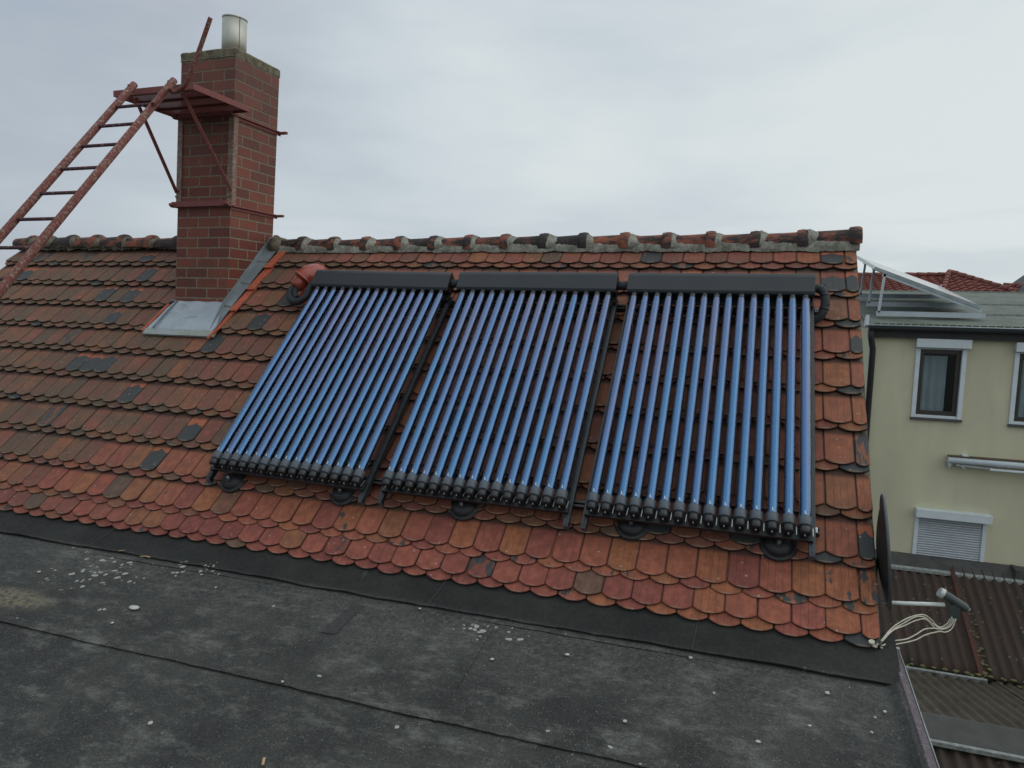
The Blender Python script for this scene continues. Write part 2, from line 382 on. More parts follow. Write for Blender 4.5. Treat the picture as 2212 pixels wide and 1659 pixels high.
def mk_bitumen():
    t = material('bitumen_felt'); o = t.coord()
    s_ = t.node('ShaderNodeSeparateXYZ'); t.l.new(o, s_.inputs[0]); X, Y, Z = s_.outputs
    n = t.noise(o, 1.3, 9, .75); n2 = t.noise(t.mapping(o, (1, 1.8, 1)), 3.2, 9, .8); f = t.noise(o, 95, 4, .85); mm = t.noise(o, 34, 4, .7)
    c1 = t.mix(t.step(n, .34, .66), (.026, .0262, .0258), (.052, .053, .049))
    flat = t.step(Y, -.17, -.24)                                        # the old felt is dustier than the new skirt
    c1 = t.mix(flat, t.mix(1, c1, (.62, .62, .62), 'MULTIPLY'), c1)
    dust = t.math('MULTIPLY', t.step(n2, .48, .72), flat)
    c1 = t.mix(t.math('MULTIPLY', dust, .85), c1, (.155, .158, .144))
    # dust that settled along the seam below the skirt
    band = t.math('MULTIPLY', t.math('MULTIPLY', t.step(Y, -.95, -.4), t.step(Y, -.18, -.24)), t.step(mm, .34, .75))
    c1 = t.mix(t.math('MULTIPLY', band, .5), c1, (.135, .137, .128))
    c1 = t.mix(t.math('MULTIPLY', t.step(f, .52, .72, 0, .65), t.math('MULTIPLY_ADD', flat, .75, .25)), c1, (.13, .13, .12))
    c1 = t.mix(t.step(f, .48, .34, 0, .65), c1, (.012, .016, .016))
    v4 = t.voro(t.mapping(o, (1, 1, 0)), 75); r4 = t.node('ShaderNodeSeparateColor'); t.l.new(v4.outputs['Color'], r4.inputs[0])
    sg = t.math('MULTIPLY', t.math('MULTIPLY', t.step(v4.outputs['Distance'], .30, .18), t.math('GREATER_THAN', r4.outputs[0], .72)), flat)
    c1 = t.mix(t.math('MULTIPLY', sg, t.step(mm, .3, .7, .15, .7)), c1, (.20, .20, .185))
    # lichen / dropping spots, dense in a few patches, sparse elsewhere
    wob = t.node('ShaderNodeVectorMath', operation='ADD'); wn = t.node('ShaderNodeTexNoise'); wn.inputs['Scale'].default_value = 30
    t.l.new(o, wn.inputs['Vector']); sc1 = t.node('ShaderNodeVectorMath', operation='SCALE'); t.l.new(wn.outputs['Color'], sc1.inputs[0]); sc1.inputs['Scale'].default_value = .035
    t.l.new(o, wob.inputs[0]); t.l.new(sc1.outputs[0], wob.inputs[1]); ov = t.mapping(wob.outputs[0], (1, 1, 0))
    v1 = t.voro(ov, 17); v2 = t.voro(ov, 7); v3 = t.voro(ov, 45)
    def patch(cx, cy, rx, ry):
        a = t.math('POWER', t.math('DIVIDE', t.math('SUBTRACT', X, cx), rx), 2.); b = t.math('POWER', t.math('DIVIDE', t.math('SUBTRACT', Y, cy), ry), 2.)
        return t.step(t.math('ADD', a, b), .1, 1.2, 1, 0)
    P = t.math('MAXIMUM', patch(-4.95, -.48, .5, .32), t.math('MAXIMUM', patch(-2.05, -.34, .28, .13), patch(-4.3, -.25, .3, .12)))
    rc = t.node('ShaderNodeSeparateColor'); t.l.new(v1.outputs['Color'], rc.inputs[0])
    sp1 = t.math('MULTIPLY', t.step(v1.outputs['Distance'], t.math('MULTIPLY', P, .36), t.math('MULTIPLY', P, .28)), t.math('GREATER_THAN', rc.outputs[0], .62))
    rc2 = t.node('ShaderNodeSeparateColor'); t.l.new(v2.outputs['Color'], rc2.inputs[0])
    sp2 = t.math('MULTIPLY', t.math('MULTIPLY', t.step(v2.outputs['Distance'], .085, .06), t.math('GREATER_THAN', rc2.outputs[0], .78)), flat)
    rc3 = t.node('ShaderNodeSeparateColor'); t.l.new(v3.outputs['Color'], rc3.inputs[0])
    sp3 = t.math('MULTIPLY', t.math('MULTIPLY', t.step(v3.outputs['Distance'], .15, .09), t.math('GREATER_THAN', rc3.outputs[1], .82)), flat)
    v5 = t.voro(ov, 34); rc5 = t.node('ShaderNodeSeparateColor'); t.l.new(v5.outputs['Color'], rc5.inputs[0])
    sp1 = t.math('MAXIMUM', sp1, t.math('MULTIPLY', t.step(v5.outputs['Distance'], t.math('MULTIPLY', P, .5), t.math('MULTIPLY', P, .38)), t.math('MULTIPLY', t.math('GREATER_THAN', rc5.outputs[0], .55), t.step(t.noise(o, 7, 3), .5, .56))))
    spt = t.math('MAXIMUM', t.math('MAXIMUM', sp1, sp2), t.math('MULTIPLY', sp3, .6), clamp=True)
    c1 = t.mix(t.math('MULTIPLY', spt, .8), c1, t.mix(mm, (.30, .30, .27), (.50, .49, .44)))
    # sandy puddle stain at the left
    ps = t.math('MULTIPLY', patch(-5.2, -.93, .42, .13), t.step(mm, .35, .6))
    c1 = t.mix(ps, c1, (.17, .15, .105))
    # faint whitish scuffs
    sc2 = t.noise(t.mapping(o, (5, 1.6, 1), rot=(0, 0, .5)), 2.2, 6, .75)
    c1 = t.mix(t.step(sc2, .62, .78, 0, .35), c1, (.13, .135, .13))
    h = t.math('ADD', t.math('MULTIPLY', f, .5), t.math('MULTIPLY', n2, 1.5))
    return fin(t, c1, t.step(mm, .3, .7, .72, .95), 0., t.bump(h, .5, .006), .25)
M_BIT = mk_bitumen()
M_TAR = m_plain('tar', (.034, .034, .034), .85, 0, .3, 30, .4, .004)

def mk_corr(name, c1_, c2_, lich=.65):
    t = material(name); o = t.coord(); n = t.noise(o, 2.2, 6, .65); f = t.noise(o, 40, 4, .65)
    c1 = t.mix(t.step(n, .35, .65), c1_, c2_)
    c1 = t.mix(t.step(f, .5, .75, 0, .6), c1, tuple(q * .35 for q in c1_))
    v = t.voro(o, 9); rc = t.node('ShaderNodeSeparateColor'); t.l.new(v.outputs['Color'], rc.inputs[0])
    lf = t.math('MULTIPLY', t.step(v.outputs['Distance'], .2, .12), t.math('GREATER_THAN', rc.outputs[0], lich))
    c1 = t.mix(t.math('MULTIPLY', lf, .6), c1, (.20, .19, .11))
    return fin(t, c1, .9, 0., t.bump(f, .5, .01), .2)
M_HEM = mk_corr('stained_lead_hem', (.32, .36, .38), (.26, .26, .17), 2)
M_CORR1 = mk_corr('corrugated_red_brown', (.060, .040, .033), (.046, .038, .032))
M_CORR2 = mk_corr('corrugated_grey_brown', (.060, .052, .040), (.085, .073, .055), .75)
M_CAPR = m_plain('grey_ridge_flashing', (.050, .050, .048), .85, 0, .3, 6, .4, .005)
M_TRIMW = m_plain('pale_metal_edge', (.20, .22, .21), .6, 0, .3, 20)
M_MOSS = m_plain('moss', (.12, .115, .045), 1, 0, .5, 40, .8, .01)
M_PLASTER = None
def mk_plaster(name, c):
    t = material(name); o = t.coord(); n = t.noise(t.mapping(o, (1, 1, .35)), 1.1, 6, .6); f = t.noise(o, 60, 4)
    c1 = t.mix(t.step(n, .3, .7), tuple(q * .86 for q in c), c)
    c1 = t.mix(t.step(t.noise(t.mapping(o, (2.2, 2.2, .4)), 1.3, 5), .55, .75, 0, .25), c1, tuple(q * .6 for q in c))
    return fin(t, c1, .95, 0., t.bump(f, .3, .004), .2)
M_PLASTER = mk_plaster('cream_render', (.56, .54, .39)); M_PLASTER2 = mk_plaster('grey_render', (.30, .29, .26))
M_WHITE = m_plain('white_pvc', (.56, .62, .66), .4, 0, .06, 6)
M_SLAT = m_plain('grey_shutter_slat', (.42, .46, .50), .5, 0, .06, 6)
M_BROWN = m_plain('brown_window_frame', (.030, .024, .020), .4)
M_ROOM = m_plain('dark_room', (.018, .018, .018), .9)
M_CURT = m_plain('grey_curtain', (.36, .375, .385), .9, 0, .08, 5)
M_SILL = m_plain('slate_sill', (.06, .06, .065), .6)
M_SHEET = mk_corr('grey_green_sheet', (.120, .135, .115), (.165, .185, .165), 2)
M_ALU = m_plain('aluminium', (.40, .45, .48), .4, .5, .1, 6)
M_PV = m_plain('solar_glass', (.045, .05, .06), .09, 0, .1, 3, spec=1.0)
M_DKTRIM = m_plain('dark_fascia', (.014, .014, .016), .6)
M_REDROOF = None
def mk_redroof():
    t = material('red_roof_tile'); o = t.coord(); n = t.noise(o, 3, 5); f = t.noise(o, 20, 4)
    c1 = t.mix(t.step(n, .3, .7), (.155, .052, .042), (.215, .075, .058)); c1 = t.mix(t.step(f, .5, .75, 0, .5), c1, (.09, .035, .03))
    return fin(t, c1, .7, 0., None, .3)
M_REDROOF = mk_redroof()
M_DISH = m_plain('graphite_dish', (.020, .022, .019), .6, 0, .2, 8)
M_DISHRIM = m_plain('dish_rim', (.055, .068, .075), .45)
M_LNB = m_plain('lnb_plastic', (.035, .048, .045), .5)
M_LNBC = m_plain('lnb_cover', (.45, .48, .47), .4)
M_CABLE = m_plain('white_cable', (.46, .44, .36), .55, 0, .15, 40)
M_ARM = m_plain('pale_arm', (.52, .56, .53), .4)
M_STONE = m_plain('pebble', (.42, .42, .38), .9, 0, .2, 60)
M_WOOD = m_plain('wood_chip', (.42, .30, .16), .9)
M_EDGE = mk_paint('flaking_mauve_paint', (.12, .095, .11), (.05, .05, .055), .55, (.20, .20, .21))

# ------------------------------------------------------------------ ground far below
t = material('ground'); o_ = t.coord(); n_ = t.noise(o_, .3, 6)
gm_ = fin(t, t.mix(t.step(n_, .4, .6), (.05, .05, .045), (.05, .07, .03)), .95, 0.)
tag(MB().box((-300, -300, -7.3), (300, 300, -7.0)).build('ground', gm_), kind='structure')

# ================================================================== TILED HOUSE
XL, XR = -9.27, 0.07
house = tag(empty('tiled_house', (-4.6, 2.3, -7)), 'house under a steep old red clay tiled roof with round-ended tiles, behind the flat roof', 'house')
def H(o): o.parent = house; o.matrix_parent_inverse = house.matrix_world.inverted(); return o
bpy.context.view_layer.update()
HI = Matrix.Translation((4.6, -2.3, 7))
def hb(mb, name, mat, parent=None, **k):
    o = mb.build(name, mat, None, **k)
    o.parent = parent or house
    if not parent: o.matrix_parent_inverse = HI
    return o

# chimney footprint
CX0, CX1, CY0, CY1 = -6.285, -5.635, 1.67, 2.325
rows = [.0144, .204, .481, .797, 1.126, 1.450, 1.763, 2.072, 2.390, 2.706, 3.020]
mb = MB()
TW = .18
def tile(xc, s0, h0, wd, L, arcd, rnd, hdrop, yaw=0., clip=None):
    """one plain tile with a segmental lower end; xc centre, s0 tip position, h0 height of upper face at the tip"""
    n = 8; w2 = wd / 2; pts = []
    for i in range(n + 1):
        a = -1 + 2 * i / n
        pts.append((a * w2, arcd * (a * a) * (.8 + .2 * a * a)))            # arc of the lower end
    pts = [(x, y + random.uniform(-.0008, .0008)) for x, y in pts]
    pts += [(w2, L), (-w2, L)]
    if random.random() < .05:
        ci_ = random.choice((0, n)); pts[ci_] = (pts[ci_][0] * random.uniform(.82, .93), pts[ci_][1] + random.uniform(.008, .022))
    cx = 0; cy = L / 2
    sl = hdrop / L; cs, sn = math.cos(yaw), math.sin(yaw); seed = random.random(); tw_ = random.uniform(-.018, .018)
    def P(x, y, dz):
        X, Y = xc + x * cs - y * sn, s0 + x * sn + y * cs
        return rp(X, Y, h0 - sl * y + dz + tw_ * x)
    lay = []
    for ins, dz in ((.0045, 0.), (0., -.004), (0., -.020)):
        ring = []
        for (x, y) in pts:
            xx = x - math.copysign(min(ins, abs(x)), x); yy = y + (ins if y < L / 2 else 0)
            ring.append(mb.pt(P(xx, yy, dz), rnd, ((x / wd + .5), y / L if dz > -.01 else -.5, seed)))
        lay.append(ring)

    k = len(pts)
    # fan-free top: strips so that the face stays planar enough
    mb.face(lay[0])
    for a, b in ((lay[0], lay[1]), (lay[1], lay[2])):
        for i in range(k):
            j = (i + 1) % k
            mb.face((b[i], b[j], a[j], a[i]))
def tile_rand(x, s, upper):
    """colour class, black patch, groove flag, weathering, depending on the part of the roof"""
    left = min(1, max(0, (-3.6 - x) / 2.6)); low = 1 - min(1, max(0, (s - .25) / .5))
    r_ = random.random() ** 1.15 * .80
    if s < .15 and x < -1.6: r_ = random.random() * .42
    if random.random() < .16 * left + .05: r_ = random.uniform(.75, 1)
    wv = max(0, min(1.1, .30 + left * .72 - low * .75 + random.uniform(-.28, .28)))
    if x > -4.3 and s > .3: wv = max(wv, .42 + random.uniform(-.15, .15))
    if x > -.5: wv *= .6
    pch = .0; q = random.random()
    if q < (.035 + .05 * left + (.05 if x > -1.2 else 0)) * (1 if upper else .35): pch = random.uniform(.81, 1)
    elif q < .085 + .07 * left: pch = random.uniform(.42, .7)
    elif q < .3: pch = random.uniform(.25, .45)
    if x > XR - .1: pch = random.choice((.86, .9, .2, .55, .5, .62)); r_ = random.uniform(.45, .72)
    if low > .5 and x > -1.6 and random.random() < .4: r_ = random.uniform(.45, .72)
    gr = random.random() + (.15 if x > -2 else -.1)
    return (r_, pch, min(1, max(0, gr)), wv)
def blocked(x, s):
    if CX0 - .02 < x < CX1 + .06 and s > 2.42: return True
    if -6.36 < x < -5.55 and 2.06 < s: return True
    return False
for ci, s0 in enumerate(rows):
    nxt = (rows[ci + 1] if ci + 1 < len(rows) else 3.32) - s0
    L = nxt + .075
    if ci == 0: L = .30
    lowoff = .047
    for upper in (0, 1):
        k = 0
        off = 0 if not upper else .09
        x1 = XR + off
        drift = random.uniform(-.004, .004)
        while True:
            xr = XR - TW * k + (.09 if upper else 0) + drift; xl = xr - TW; k += 1
            if xr < XL: break
            a, b = max(xl, XL), min(xr, XR)
            if b - a < .03: continue
            xc = (a + b) / 2; wd = (b - a) - .0045 - random.uniform(0, .002)
            s_t = s0 - (0 if upper else lowoff) + random.uniform(-.0045, .0045) - (random.uniform(.008, .020) if random.random() < .03 else 0)
            # skirt of sagging on the old left part
            if blocked(xc, s_t + .18): continue
            h0 = (.022 if upper else .007) + random.uniform(-.002, .003)
            ar = .031 * (wd / .176) ** 1.2
            if wd < .12: ar = .022
            rnd = tile_rand(xc, s_t, upper)
            LL = L if upper else L + lowoff - .01
            if blocked(xc, s_t + LL) and not blocked(xc, s_t + .18) and xc < CX1 + .06 and xc > -6.36: LL = max(.12, 2.1 - s_t)
            if ci == len(rows) - 1: LL = min(LL, 3.315 - s_t)
            tile(xc + random.uniform(-.0015, .0015), s_t, h0, wd, LL, ar, rnd, .062 if upper else .052, random.gauss(0, .009))
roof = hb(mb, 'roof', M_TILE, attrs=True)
tag(roof, 'weathered clay tile slope, browner and darker to the left')
# supporting deck, back slope, gables and walls
deck = MB()
deck.prism([(rp(0, .02, -.10).y, rp(0, .02, -.10).z), (rp(0, .02, -.06).y, rp(0, .02, -.06).z), (rp(0, 3.30, -.06).y, rp(0, 3.30, -.06).z), (4.62, .0), (4.62, -.04), (2.30, 2.25)], XL + .02, XR - .02)
hb(deck, 'roof_deck', m_plain('dark_underlay', (.05, .042, .036), .9))
wl = MB(); wl.prism([(.12, -7), (.12, -.05), (2.30, 2.2), (4.5, -.05), (4.5, -7)], XL + .12, XR - .045)
hb(wl, 'wall', M_PLASTER2)
# verge mortar fillet on the right gable: uneven
vb = MB(); N_ = 60; prev = None
for i in range(N_ + 1):
    s = .03 + 3.22 * i / N_; xo = XR - .002 + random.uniform(0, .005)
    q = [vb.pt(rp(XR - .03, s, -.02)), vb.pt(rp(xo, s, -.016 + random.uniform(-.004, .004))), vb.pt(rp(xo - .004, s, -.075)), vb.pt(rp(XR - .03, s, -.09))]
    if prev:
        for k in range(4): vb.face((prev[k], prev[(k + 1) % 4], q[(k + 1) % 4], q[k]))
    prev = q
hb(vb, 'verge_mortar', M_MORTAR_D)

# ridge: tapered half-round tiles, collar at the right end of each, bedded in mortar
RY, RZ = 2.303, 2.352
def rdz(x): return .040 * max(0, (x + 1.2) / 1.3) ** 1.5 + .045 * min(1, max(0, (-6.2 - x) / 2)) - .012 * max(0, 1 - abs(x + 4.6) / 1.5)
def ridge_tile(xa, xb, k, dz=0.):
    m = MB(); n = 12; L = xb - xa; prof = [(0, .074), (.55, .080), (.78, .084), (.80, .100), (.90, .106), (.97, .104), (1.0, .098), (1.0, .085)]
    prev = None
    for (tt, r_) in prof:
        ring = []
        for i in range(n + 1):
            a = math.pi * (-.12 + 1.24 * i / n)
            rr = r_ * (1 + random.uniform(-.012, .012))
            ring.append(m.pt((tt * L, -math.cos(a) * rr, math.sin(a) * rr * 1.03)))
        if prev:
            for i in range(n): m.face((prev[i], prev[i + 1], ring[i + 1], ring[i]), True)
        prev = ring
    for e in (0, 1): pass
    o = m.build('ridge_tile', M_RIDGE, roof)
    o.location = (xa, RY, RZ + rdz(xa)); o.rotation_euler = (0, -R(.9) + random.uniform(-.01, .01), 0)
    return o
xsR = [-5.52, -5.16, -4.78, -4.4, -4.02, -3.65, -3.28, -2.91, -2.53, -2.16, -1.78, -1.41, -1.04, -.68, -.31, .09]
xsL = [-9.30, -9.02, -8.74, -8.37, -7.98, -7.58, -7.17, -6.78, -6.33]
for xs in (xsR, xsL):
    for k in range(len(xs) - 1): ridge_tile(xs[k] - .02, xs[k + 1] + .015, k)
def mortar_strip(x0, x1, s_lo, s_hi, name, mat, seed, wob=.022, h=.022):
    rr = random.Random(seed); m = MB(); n = int((x1 - x0) / .018); prev = None; lo = 0
    for i in range(n + 1):
        x = x0 + (x1 - x0) * i / n
        lo = lo * .7 + rr.uniform(-wob, wob) * .6 + (rr.random() < .03) * rr.uniform(-.03, .02)
        hh = h + rr.uniform(-.004, .006)
        top = rr.uniform(-.006, .006) + .010 * math.sin(x * 9.1 + seed) * math.sin(x * 3.3); dzr = rdz(x) * .7
        a = [m.pt(rp(x, s_lo + lo, .002)), m.pt(rp(x, s_lo + lo + .014, h * .8)), m.pt(rp(x, s_hi - .055, h + .016 + rr.uniform(-.002, .003)) + Vector((0, 0, dzr * .3))),
             m.pt(rp(x, s_hi - .022 + top, h + .030 + top * .6) + Vector((0, 0, dzr))), m.pt(rp(x, s_hi - .006, h + .015) + Vector((0, 0, dzr)))]
        if prev:
            for k in range(4): m.face((prev[k], a[k], a[k + 1], prev[k + 1]), True)
        prev = a
    o = m.build(name, mat, roof, fix=False); return o
mortar_strip(-5.46, XR + .02, 3.180, 3.285, 'ridge_mortar', M_MORTAR, 3, wob=.012, h=.022)
mortar_strip(-9.26, -6.30, 3.245, 3.295, 'ridge_mortar', M_MORTAR_D, 5)
# lumps of mortar on the joints
def lump(x, r_, mat, sx=.8, off=0.):
    bm = bmesh.new(); bmesh.ops.create_icosphere(bm, subdivisions=3, radius=1)
    rr = random.Random(int(x * 1000))
    ph = [rr.uniform(0, 6) for _ in range(6)]
    for v in bm.verts:
        d = 1 + .10 * math.sin(v.co.x * 5 + ph[0]) * math.sin(v.co.y * 4 + ph[1]) + .08 * math.sin(v.co.z * 9 + ph[2] + v.co.x * 7) + rr.uniform(-.03, .03)
        v.co = Vector((v.co.x * sx * r_ * d, v.co.y * r_ * d, v.co.z * r_ * d))
    me = bpy.data.meshes.new('mortar_lump'); bm.to_mesh(me); bm.free()
    for p in me.polygons: p.use_smooth = True
    me.materials.append(mat); o = bpy.data.objects.new('mortar_lump', me); col.objects.link(o); o.parent = roof
    o.location = (x, RY - off, RZ + rdz(x) - off * .75); return o
def fillet(x, mat, L=.075, seed=0):
    """mortar cone struck against the collar of the next tile"""
    rr = random.Random(int(x * 977)); m = MB(); n = 14; prev = None
    for tt, r_ in ((0, .099), (.25, .101), (.5, .094), (.75, .087), (1.0, .081)):
        q_ = []
        for i in range(n + 1):
            a = math.pi * (-.10 + 1.2 * i / n); r2 = r_ * (1 + rr.uniform(-.02, .02)) * (1 + .05 * math.sin(i * .9 + x * 7))
            q_.append(m.pt((tt * L * (1 + .25 * math.sin(i * .7 + x * 3)), -math.cos(a) * r2, math.sin(a) * r2)))
        if prev:
            for i in range(n): m.face((prev[i], prev[i + 1], q_[i + 1], q_[i]), True)
        prev = q_
    o = m.build('mortar_joint', mat, roof); o.location = (x, RY, RZ + rdz(x)); return o
for x in xsR[1:-1]: fillet(x + .008, M_MORTAR, random.uniform(.05, .085))
for x in xsL[1:-1]: fillet(x + .008, M_MORTAR_D, random.uniform(.05, .07))
lump(-5.50, .125, M_MORTAR_D, .9)

# ------------------------------------------------------------------ chimney (leans about 3 degrees like the photographed one)
LEAN = .060          # metres of X per metre of height
LEANY = .0
def lean(p):
    x, y, z = p; return (x + (z - 1.73) * LEAN, y, z)
def chim_box(x0, x1, y0, y1, z0, z1, attrs=True, jit=0.):
    m = MB(); per = 0
    cs = [(x0, y0), (x1, y0), (x1, y1), (x0, y1)]
    NZ = max(1, int((z1 - z0) / .05)) if jit else 1
    for k in range(4):
        a, b = cs[k], cs[(k + 1) % 4]; Lk = math.hypot(b[0] - a[0], b[1] - a[1]); q = None
        for i in range(NZ + 1):
            z = z0 + (z1 - z0) * i / NZ
            c_ = [m.pt(lean((a[0], a[1], z)), u=(per, z, 0)), m.pt(lean((b[0], b[1], z)), u=(per + Lk, z, 0))]
            if q: m.face((q[0], q[1], c_[1], c_[0]))
            q = c_
        per += Lk
    t4 = [m.pt(lean((c_[0], c_[1], z1)), u=(c_[0], c_[1], 0)) for c_ in cs]; m.face(t4)
    return m
# brick course phase: u starts at the front left corner, so the bond wraps the corners
chim = hb(chim_box(CX0, CX1, CY0, CY1, .9, 4.10), 'chimney', M_BRICK, attrs=True)
tag(chim, 'red brick chimney stack with cement joints, rising through the ridge')
cap = MB(); rr = random.Random(4); 
pc = [(CX0 - .004, CY0 - .006), (CX1 + .003, CY0 - .006), (CX1 + .003, CY1 + .005), (CX0 - .004, CY1 + .005)]
nseg = 14
ring = []
for k in range(4):
    a, b = pc[k], pc[(k + 1) % 4]
    for i in range(nseg): ring.append((a[0] + (b[0] - a[0]) * i / nseg, a[1] + (b[1] - a[1]) * i / nseg))
def cring(z, ins, jz):
    out = []
    cx, cy = (CX0 + CX1) / 2, (CY0 + CY1) / 2
    for (x, y) in ring: out.append(cap.pt(lean((x + (cx - x) * ins + rr.uniform(-.004, .004), y + (cy - y) * ins + rr.uniform(-.004, .004), z + rr.uniform(-jz, jz)))))
    return out
q = [cring(4.088, .0, .004), cring(4.10, 0, .002), cring(4.158, .0, .003), cring(4.172, .03, .002)]
for a, b in zip(q, q[1:]):
    for i in range(len(a)): cap.face((a[i], a[(i + 1) % len(a)], b[(i + 1) % len(a)], b[i]))
cap.face(q[-1]); cap.face(q[0][::-1])
cap.build('chimney_cap', M_CONC, chim)
fl = MB(); fx, fy = -5.775, 2.0
fl.tube([(fx - .022, fy, 4.15), (fx, fy, 4.575)], .118, 40)
fo = fl.build('flue_pipe', M_FLUE, chim)
fr_ = MB()
fr_.tube([(fx, fy, 4.570), (fx + .001, fy, 4.584)], .121, 40); fr_.build('flue_rim', M_FLUE, chim)
fs = MB(); fs.bar((fx + .084, fy - .0525, 4.16), (fx + .106, fy - .0525, 4.57), .004, .004); fs.build('flue_seam', M_DKTRIM, chim)

# apron flashing in front of the chimney: concave zinc sheet running out onto the tiles
ap = MB(); nu, nv = 14, 12; grid = []
for j in range(nv + 1):
    v = j / nv
    # from the brick face (v=0, high) down to the tile (v=1)
    yb, zb = CY0 - .004, 1.755; e = rp(0, 2.02, .022)
    cpt = rp(0, 2.30, .03)
    y = yb * (1 - v) ** 2 + 2 * v * (1 - v) * cpt.y + e.y * v * v; z = zb * (1 - v) ** 2 + 2 * v * (1 - v) * cpt.z + e.z * v * v
    x0_, x1_ = CX0 - .005 - .10 * v ** 1.4, CX1 + .005 + .075 * v ** 2.2
    grid.append([ap.pt((x0_ + (x1_ - x0_) * i / nu, y + .003 * math.sin(i * 1.7 + j), z + .003 * math.sin(i * 1.3))) for i in range(nu + 1)])
for j in range(nv):
    for i in range(nu): ap.face((grid[j][i], grid[j + 1][i], grid[j + 1][i + 1], grid[j][i + 1]), True)
ap.build('apron_flashing', M_ZINC, chim, fix=False)
hem = MB(); hem.prism([(rp(0, 1.965, .0).y, rp(0, 1.965, .0).z), (rp(0, 1.965, .022).y, rp(0, 1.965, .022).z), (rp(0, 2.035, .028).y, rp(0, 2.035, .028).z), (rp(0, 2.035, 0).y, rp(0, 2.035, 0).z)], -6.40, -5.545)
hem.build('flashing_hem', M_HEM, chim)
sb_ = MB(); sb_.tube([(CX0 - .05 + 0, CY0 - .012, 1.757)] + [(-6.24 - .05 * v, (CY0 - .004) * (1 - v) ** 2 + 2 * v * (1 - v) * rp(0, 2.3, .04).y + rp(0, 2.03, .034).y * v * v - .006, 1.757 * (1 - v) ** 2 + 2 * v * (1 - v) * rp(0, 2.3, .04).z + rp(0, 2.03, .034).z * v * v + .004) for v in [.05 + .95 * i / 8 for i in range(9)]], .009, 6)
sb_.build('standing_seam', M_ZINC_D, chim)
# side flashing (right side): lead gutter along the stack with lap joints
for k in range(4):
    s0 = 2.04 + k * .325; s1 = s0 + .345; m = MB(); e = .005
    z0_, z1_ = max(rp(0, s0).z, 1.70), rp(0, s1).z
    xa = CX1 + (z0_ - 1.73) * LEAN; xb = CX1 + (z1_ - 1.73) * LEAN
    xo0, xo1 = -5.590 + .038 * k + (.02 if k == 0 else 0), -5.552 + .038 * k
    P_ = [rp(xa + .006, s0, .02 if k == 0 else .075 + e), rp(xa + .012, s0, .015 if k == 0 else .035 + e), rp(xo0, s0, .020 + e), rp(xo0 + .02, s0, .03 + e)]
    Q_ = [rp(xb + .006, s1, .075), rp(xb + .014, s1, .030), rp(xo1, s1, .018), rp(xo1 + .02, s1, .028)]
    a = [m.pt(p) for p in P_]; b = [m.pt(p) for p in Q_]; a2 = [m.pt(p + Vector((0, 0, -.008))) for p in P_]
    for i in range(3): m.face((a[i], a[i + 1], b[i + 1], b[i]), False); m.face((a2[i], a2[i + 1], a[i + 1], a[i]))
    m.build('side_flashing', M_ZINC_D, chim, fix=False)
# left side flashing strip and cut tile edges beside the zinc
for k, (s0, s1, x0, x1, wd) in enumerate(((1.93, 2.36, -5.572, -5.520, .045), (2.30, 2.66, -5.530, -5.490, .080), (2.60, 2.97, -5.490, -5.45, .085), (2.92, 3.27, -5.455, -5.41, .085))):
    oc = MB(); a = rp(x0 - .01, s0, .036); b = rp(x1 - .01, s1, .006)
    n = 6; prev = None
    for i in range(n + 1):
        f_ = i / n; p = a.lerp(b, f_); w_ = wd * (1 + random.uniform(-.08, .08)) * (.35 + .65 * min(1, f_ * 3) if k == 0 else 1); q_ = [oc.pt(p), oc.pt(p + Vector((w_, 0, 0))), oc.pt(p + Vector((w_, .010, -.012))), oc.pt(p + Vector((0, .010, -.012)))]
        if prev:
            for u_ in range(4): oc.face((prev[u_], prev[(u_ + 1) % 4], q_[(u_ + 1) % 4], q_[u_]))
        else: oc.face(q_[::-1])
        prev = q_
    oc.face(prev); oc.build('cut_tile_edge', M_ORANGE, roof)
oc = MB(); oc.box((0, 0, 0), (.04, .40, .014), Matrix.Translation(rp(-6.44, 2.0, .016)) @ Matrix.Rotation(PIT - .04, 4, 'X') @ Matrix.Rotation(-.16, 4, 'Z'))
oc.build('cut_tile_edge', M_ORANGE, roof, bevel=.004)

# ================================================================== CHIMNEY PLATFORM (sweep's platform with brackets)
def L_(x, z): return x + (z - 1.73) * LEAN
plat = tag(empty('sweep_platform', (-5.85, 1.3, 3.57)), 'dull red perforated steel sweep platform on slanting braces, bolted round the brick chimney', 'platform')
PI_ = Matrix.Translation((5.85, -1.3, -3.57))
def pb(m, name, mat, **k):
    o = m.build(name, mat, None, **k); o.parent = plat; o.matrix_parent_inverse = PI_; return o
PX0, PX1, PY0, PY1, PZ = -6.22, -5.33, .935, 1.655, 3.575
m = MB()
m.box((PX0, PY0, PZ - .02), (PX1, PY0 + .012, PZ + .032)); m.box((PX0, PY1 - .012, PZ - .02), (PX1, PY1, PZ + .03))
m.box((PX1 - .012, PY0 + .012, PZ - .02), (PX1, PY1 - .012, PZ + .032)); m.box((PX0, PY0 + .012, PZ - .02), (PX0 + .012, PY1 - .012, PZ + .032))
pb(m, 'platform_frame', M_PLAT)
